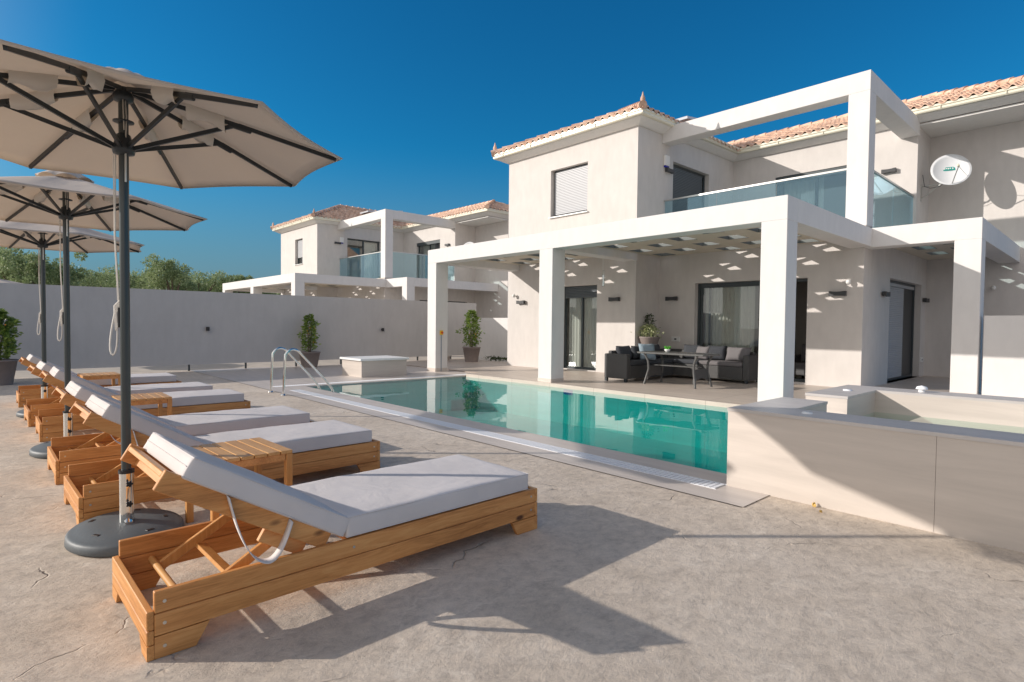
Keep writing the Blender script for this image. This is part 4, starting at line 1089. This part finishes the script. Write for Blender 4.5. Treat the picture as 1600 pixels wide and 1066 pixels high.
# ------------------------------------------------------------------ lounge furniture
Z = .06
sf = empty('corner_sofa', (-7.9, 11.5, Z))
def SF(q, name, m, bev=.0, par=None):
    mb = MB(); mb.box(q[0] + 7.9, q[1] + 7.9, q[2] - 11.5, q[3] - 11.5, q[4], q[5], bev, 2 if bev else 1); return mb.build(name, M[m], par or sf)
X0, X1 = -8.08, -5.62; Y0, Y1 = 10.35, 12.95
SF((X0, X0 + .62, Y0, Y0 + .14, .07, .62), 'arm', 'wicker', .02); SF((X1 - .14, X1, Y1 - .68, Y1, .07, .62), 'arm', 'wicker', .02)
SF((X0, X0 + .62, Y0 + .142, Y1 - .68, .07, .36), 'seat_base', 'wicker', .01); SF((X0, X1 - .142, Y1 - .678, Y1, .07, .36), 'seat_base', 'wicker', .01)
SF((X0, X0 + .1, Y0 + .142, Y1 - .1, .362, .68), 'back_panel', 'wicker', .02); SF((X0, X1 - .142, Y1 - .098, Y1, .362, .68), 'back_panel', 'wicker', .02)
SF((X0 + .11, X0 + .62, Y0 + .15, Y1 - .70, .362, .46), 'seat_cushion', 'cushion', .03); SF((X0 + .11, X0 + 1.25, Y1 - .69, Y1 - .11, .362, .46), 'seat_cushion', 'cushion', .03); SF((X0 + 1.26, X1 - .15, Y1 - .69, Y1 - .11, .362, .46), 'seat_cushion', 'cushgrey', .03)
for x, y in ((X0 + .04, Y0 + .04), (X0 + .57, Y0 + .04), (X1 - .06, Y1 - .64), (X1 - .06, Y1 - .05), (X0 + .05, Y1 - .05)): SF((x - .03, x + .03, y - .03, y + .03, 0.001, .075), 'foot', 'anth')
tag(sf, 'black wicker corner sofa with charcoal cushions under the pergola', 'sofa')
def pillow(p, w, h, th, m, lab, rz=0, tilt=.25, grp='scatter cushions on the corner sofa'):
    mb = MB(); n = 10
    for sgn in (1, -1):
        g = []
        for i in range(n + 1):
            row = []
            for j in range(n + 1):
                u = 2 * i / n - 1; v_ = 2 * j / n - 1
                k = ((1 - u ** 4) * (1 - v_ ** 4)) ** .5
                sx = 1 - .06 * (1 - abs(v_)) * abs(u); sy = 1 - .07 * (1 - abs(u)) * abs(v_)
                row.append(mb.bm.verts.new((u * w / 2 * sx, sgn * th / 2 * k, h / 2 + v_ * h / 2 * sy)))
            g.append(row)
        for i in range(n):
            for j in range(n): mb.bm.faces.new((g[i][j], g[i + 1][j], g[i + 1][j + 1], g[i][j + 1])).smooth = True
    bmesh.ops.remove_doubles(mb.bm, verts=mb.bm.verts[:], dist=.0005)
    o = mb.build('cushion', M[m]); o.location = p; o.rotation_euler = (-tilt, 0, rz); tag(o, lab, 'cushion', grp)
zc = Z + .46
pillow((-7.86, 10.85, zc), .52, .34, .17, 'cushion', 'charcoal scatter cushion nearest the left sofa arm', R(90), .25)
pillow((-7.86, 11.42, zc), .50, .33, .17, 'cushion', 'charcoal back cushion hidden behind the blue striped one', R(90), .25)
pillow((-7.50, 11.25, zc), .42, .40, .14, 'cushblue', 'blue grey patterned cushion on the left wing of the sofa', R(65), .3)
pillow((-7.84, 12.05, zc), .5, .36, .17, 'cushion', 'charcoal cushion leaning in front of the large planter', R(90), .25)
pillow((-7.25, 12.70, zc), .48, .36, .17, 'cushion', 'charcoal cushion in the sofa corner behind the tiny table plant', R(5), .3)
pillow((-6.95, 12.62, zc), .4, .34, .14, 'cushgrey', 'light grey cushion left of the middle charcoal ones', R(-12), .35)
pillow((-6.62, 12.68, zc), .5, .36, .17, 'cushion', 'square charcoal cushion in the middle of the sofa back', R(8), .3)
pillow((-6.08, 12.68, zc), .58, .34, .18, 'cushgrey', 'wide light grey cushion beside the right sofa arm', 0, .28)
# table
tb_ = empty('dining_table', (-6.45, 10.75, Z))
mb = MB(); mb.box(-.78, .78, -.36, .36, .655, .695, .008); mb.build('table_top', M['tablegrey'], tb_)
mb = MB(); mb.box(-.5, .5, -.10, .10, .40, .42, .004); mb.build('stretcher', M['tablegrey'], tb_)
for sx in (-1, 1):
    for sy in (-1, 1):
        mb = MB(); pts = [(sx * (.60 - .0), sy * .33, 0.002), (sx * .57, sy * .30, .15), (sx * .53, sy * .27, .33), (sx * .54, sy * .28, .5), (sx * .62, sy * .30, .655)]
        mb.tube(pts, .025, 8); mb.build('leg', M['tablegrey'], tb_)
    mb = MB(); A_ = [(-.31, .10), (-.27, .38), (.27, .38), (.31, .10), (.2, .16), (0, .2), (-.2, .16)]; mb.prism(A_, sx * .545 - .012, sx * .545 + .012, 'x'); mb.build('end_panel', M['wicker'], tb_)
tag(tb_, 'slate grey wicker dining table with curved legs in front of the sofa', 'table')
t = empty('potted_succulent', (-6.72, 10.78, Z + .696)); mb = MB(); mb.lathe([(.03, 0), (.06, .03), (.065, .06), (.05, .06), (.001, .05)], (0, 0, 0), 16); mb.build('pot', M['white_p'], t)
mb = MB()
for i in range(70):
    a = random.uniform(0, 6.28); mb.leaf(Vector((.02 * math.cos(a), .02 * math.sin(a), .05)), Vector((math.cos(a), math.sin(a), random.uniform(.6, 2.5))), .09, .02)
mb.build('foliage', M['lime'], t, fix=False); tag(t, 'tiny bright green plant in a white bowl on the grey table', 'plant')
# big planter behind sofa: bowl pot on stand
t = empty('large_planter', (-8.25, 13.02 - .0, Z)); t.location = (-8.24, 12.6, Z)
t.location = (-7.98 - .32, 12.55, Z)
t.location = (-8.3, 12.45, Z)
mb = MB(); mb.lathe([(.10, 0.002), (.11, .55), (.16, .62), (.27, .95), (.28, .98), (.24, .98), (.22, .92), (.001, .92)], (0, 0, 0), 28); mb.build('pot', M['pot'], t)
mb = MB(); plant(mb, (0, 0, .93), .34, .25, 700, .07, .035, 1.1); mb.build('foliage', M['paleleaf'], t, fix=False)
mb = MB(); plant(mb, (-.08, .12, .93), .62, .17, 420, .06, .02); mb.build('foliage', M['darkleaf'], t, fix=False, )
tag(t, 'tall dark bowl planter with pale variegated shrub behind the sofa corner', 'planter')
# dark armchair just inside the open sliding door
ac = empty('indoor_armchair', (-5.15, 14.6, .05))
mb = MB(); mb.box(-.35, .35, -.35, .35, .12, .42, .04, 2); mb.build('seat', M['cushgrey'], ac); mb = MB(); mb.box(-.35, .35, .25, .4, .42, .85, .04, 2); mb.build('backrest', M['cushgrey'], ac)
for sx in (-1, 1): mb = MB(); mb.box(min(sx * .36, sx * .46), max(sx * .36, sx * .46), -.35, .35, .12, .6, .03, 2); mb.build('arm', M['cushgrey'], ac)
for sx in (-.3, .3):
    for sy in (-.3, .3): mb = MB(); mb.box(sx - .02, sx + .02, sy - .02, sy + .02, .001, .12); mb.build('leg', M['black'], ac)
tag(ac, 'pale armchair inside the room, seen through the open sliding door', 'armchair')

# dry leaves on the ground by the spa
for x, y, s, lab in ((-1.52, 4.40, .026, 'larger curled dry leaf on the patio at the foot of the spa wall'), (-1.42, 4.30, .018, 'smaller dry leaf on the patio near the spa wall')):
    mb = MB()
    for i in range(3): mb.leaf(Vector((x, y, .006)), Vector((random.uniform(-1, 1), random.uniform(-1, 1), .5)), s * 1.6, s)
    tag(mb.build('dry_leaf', M['dryleaf'], fix=False), lab, 'leaf')
# bit of white string on the patio
mb = MB(); mb.tube([(-4.2, 2.06, .008), (-4.17, 2.12, .01), (-4.12, 2.10, .008), (-4.10, 2.2, .012), (-4.05, 2.22, .008)], .004, 5); tag(mb.build('string', M['rope']), 'short scrap of white string on the patio between loungers', 'string')

# ------------------------------------------------------------------ trees beyond the wall
def tree(x, y, h, r, lab, seed, n=7500):
    random.seed(seed); t = empty('olive_tree', (x, y, 0), random.uniform(0, 6.28))
    tips = []
    mb = MB(); mb.tube([(0, 0, -.05), (.1, .05, h * .2), (.0, .1, h * .38)], .2, 8, True, [.24, .18, .13])
    for i in range(9):
        a = i * 2.4 + random.uniform(-.3, .3); el = random.uniform(.35, .95); R1 = r * random.uniform(.45, .95) * math.sin(el * 1.5 + .2); z1 = h * (.35 + .6 * el * random.uniform(.7, 1))
        p = Vector((R1 * math.cos(a), R1 * math.sin(a), z1)); mid = p * .5 + Vector((0, 0, h * .2))
        mb.tube([(0, .1, h * .34), mid, p], .06, 6, True, [.09, .06, .02]); tips.append(p)
    mb.build('trunk', M['bark'], t)
    cl = []
    for p in tips:
        cl.append((p, r * .34))
        for q in range(4): cl.append((p + Vector((random.gauss(0, r * .3), random.gauss(0, r * .3), random.gauss(0, h * .07))), r * random.uniform(.14, .26)))
    mb = MB()
    for i in range(n):
        c, cr = random.choice(cl); d = Vector((random.gauss(0, 1), random.gauss(0, 1), random.gauss(0, 1))).normalized()
        p = c + d * cr * random.uniform(.35, 1.05)
        if p.z > h * 1.04: continue
        mb.leaf(p, d + Vector((random.uniform(-1, 1), random.uniform(-1, 1), random.uniform(-.5, 1))), .15, .07)
    mb.build('crown', M['olive'], t, fix=False); tag(t, lab, 'tree', 'trees beyond the boundary wall')
def at(px, dist):
    yaw = R(47.2); a = math.atan((px - 800) / 891.0); th = math.pi / 2 + yaw - a
    return dist * math.cos(th), dist * math.sin(th)
TR = [(-30, 44, 6.8, 2.4, 'dark green tree at the left edge, cut by the frame'), (22, 42, 6.6, 1.8, 'broad tree above the neighbouring parasol'), (75, 40, 6.1, 1.6, 'ragged tree between the two farthest parasol poles'),
      (140, 46, 5.3, 2.1, 'low rounded tree just right of the second parasol pole'), (178, 52, 5.6, 2.1, 'low tree half hidden by the nearest parasol pole'), (222, 50, 5.5, 2.1, 'low pale tree just right of the nearest parasol pole'),
      (270, 44, 6.7, 1.5, 'tallest feathery tree in the middle of the tree line'), (306, 50, 6.0, 1.9, 'wide tree right of the tallest one'), (338, 54, 5.8, 1.9, 'low tree left of the distant villa pergola'), (374, 50, 6.3, 1.0, 'small upright tree touching the distant villa pergola'),
      (410, 56, 5.4, 2.0, 'tree crown behind the left end of the distant pergola'), (55, 56, 6.2, 2.6, 'far tree filling the gap behind the parasol poles'), (245, 60, 6.0, 2.8, 'far tree filling the gap behind the tallest tree'), (325, 64, 6.3, 2.8, 'farthest pale tree low in the gap before the distant villa'), (165, 62, 6.1, 3.0, 'farthest tree low behind the nearest parasol pole')]
for i, (px, ds, h, r, lab) in enumerate(TR):
    x, y = at(px, ds); tree(x, y, h * .93, r, lab, 100 + i)
mb = MB()
random.seed(5)
for i in range(15000):
    px = random.uniform(-120, 470); x, y = at(px, random.uniform(66, 74)); mb.leaf(Vector((x, y, random.uniform(.2, 6.0) * random.uniform(.7, 1))), Vector((random.uniform(-1, 1), random.uniform(-1, 1), random.uniform(0, 1))), .5, .28)
tag(mb.build('distant_scrub', M['olive'], fix=False), 'low band of distant scrub under the trees', 'scrub', kind='stuff')

# ------------------------------------------------------------------ camera, light, world
cam_d = bpy.data.cameras.new('camera'); cam = bpy.data.objects.new('camera', cam_d); C.objects.link(cam); scn.camera = cam
yaw, pitch, roll = R(47.1978), R(-1.6093), R(.61506)
f_ = Vector((-math.sin(yaw) * math.cos(pitch), math.cos(yaw) * math.cos(pitch), math.sin(pitch)))
r_ = Vector((math.cos(yaw), math.sin(yaw), 0)); u_ = r_.cross(f_)
rr = r_ * math.cos(roll) + u_ * math.sin(roll); uu = -r_ * math.sin(roll) + u_ * math.cos(roll)
m = Matrix((rr, uu, -f_)).transposed().to_4x4(); m.translation = Vector((0, 0, 1.3)); cam.matrix_world = m
cam_d.sensor_width = 36; cam_d.lens = 890.88 / 1600 * 36; cam_d.clip_end = 2000; cam_d.clip_start = .05

EL, AZ = 20.8, 48.7      # elevation; direction the light travels (deg from +X)
sd = bpy.data.lights.new('sun', 'SUN'); sd.energy = 4.0; sd.angle = R(.53); sd.color = (1.0, .92, .84)
so = bpy.data.objects.new('sun', sd); C.objects.link(so)
L = Vector((math.cos(R(AZ)) * math.cos(R(EL)), math.sin(R(AZ)) * math.cos(R(EL)), -math.sin(R(EL))))
so.rotation_euler = L.to_track_quat('-Z', 'Y').to_euler()
w = bpy.data.worlds.new('World'); scn.world = w; w.use_nodes = True; nt = w.node_tree; nt.nodes.clear()
out = nt.nodes.new('ShaderNodeOutputWorld'); bg = nt.nodes.new('ShaderNodeBackground'); sky = nt.nodes.new('ShaderNodeTexSky'); sky.sky_type = 'NISHITA'
sky.sun_disc = False; sky.sun_elevation = R(EL); sky.air_density = 1.0; sky.dust_density = .6; sky.ozone_density = 2.0
# sun sits at direction -L ; sky rotation measured clockwise from +Y
S = -L; sky.sun_rotation = math.atan2(S.x, S.y)
hs = nt.nodes.new('ShaderNodeHueSaturation'); hs.inputs['Saturation'].default_value = 1.25; hs.inputs['Value'].default_value = 1.0
nt.links.new(sky.outputs[0], hs.inputs['Color'])
tn = nt.nodes.new('ShaderNodeMixRGB'); tn.blend_type = 'MULTIPLY'; tn.inputs[0].default_value = 1.0; tn.inputs[2].default_value = (.08, .62, .79, 1)
nt.links.new(hs.outputs[0], tn.inputs[1])
tc = nt.nodes.new('ShaderNodeTexCoord'); sx = nt.nodes.new('ShaderNodeSeparateXYZ'); nt.links.new(tc.outputs['Generated'], sx.inputs[0])
gr = nt.nodes.new('ShaderNodeValToRGB'); gr.color_ramp.interpolation = 'EASE'
gr.color_ramp.elements[0].position = .0; gr.color_ramp.elements[0].color = (.9, .9, .9, 1)
gr.color_ramp.elements[1].position = .30; gr.color_ramp.elements[1].color = (0, 0, 0, 1)
nt.links.new(sx.outputs[2], gr.inputs[0])
hz = nt.nodes.new('ShaderNodeMixRGB'); nt.links.new(gr.outputs[0], hz.inputs[0]); nt.links.new(tn.outputs[0], hz.inputs[1]); hz.inputs[2].default_value = (1.15, 1.5, 2.0, 1)
# pale glow added to the unseen sun-side sky behind the camera, lifts the shade
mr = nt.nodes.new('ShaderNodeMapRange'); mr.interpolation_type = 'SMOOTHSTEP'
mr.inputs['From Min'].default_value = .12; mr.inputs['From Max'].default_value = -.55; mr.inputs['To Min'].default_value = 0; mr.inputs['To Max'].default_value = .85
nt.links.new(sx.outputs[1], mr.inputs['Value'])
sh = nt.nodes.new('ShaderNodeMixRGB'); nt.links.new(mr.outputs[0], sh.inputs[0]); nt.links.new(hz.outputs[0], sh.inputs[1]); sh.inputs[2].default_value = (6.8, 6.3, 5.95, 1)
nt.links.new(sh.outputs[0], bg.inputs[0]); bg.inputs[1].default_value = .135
nt.links.new(bg.outputs[0], out.inputs[0])
vs = scn.view_settings; vs.view_transform = 'Standard'; vs.look = 'None'; vs.exposure = 0.14; vs.gamma = 1.0
scn.render.engine = 'CYCLES'; scn.cycles.max_bounces = 10; scn.cycles.transparent_max_bounces = 16
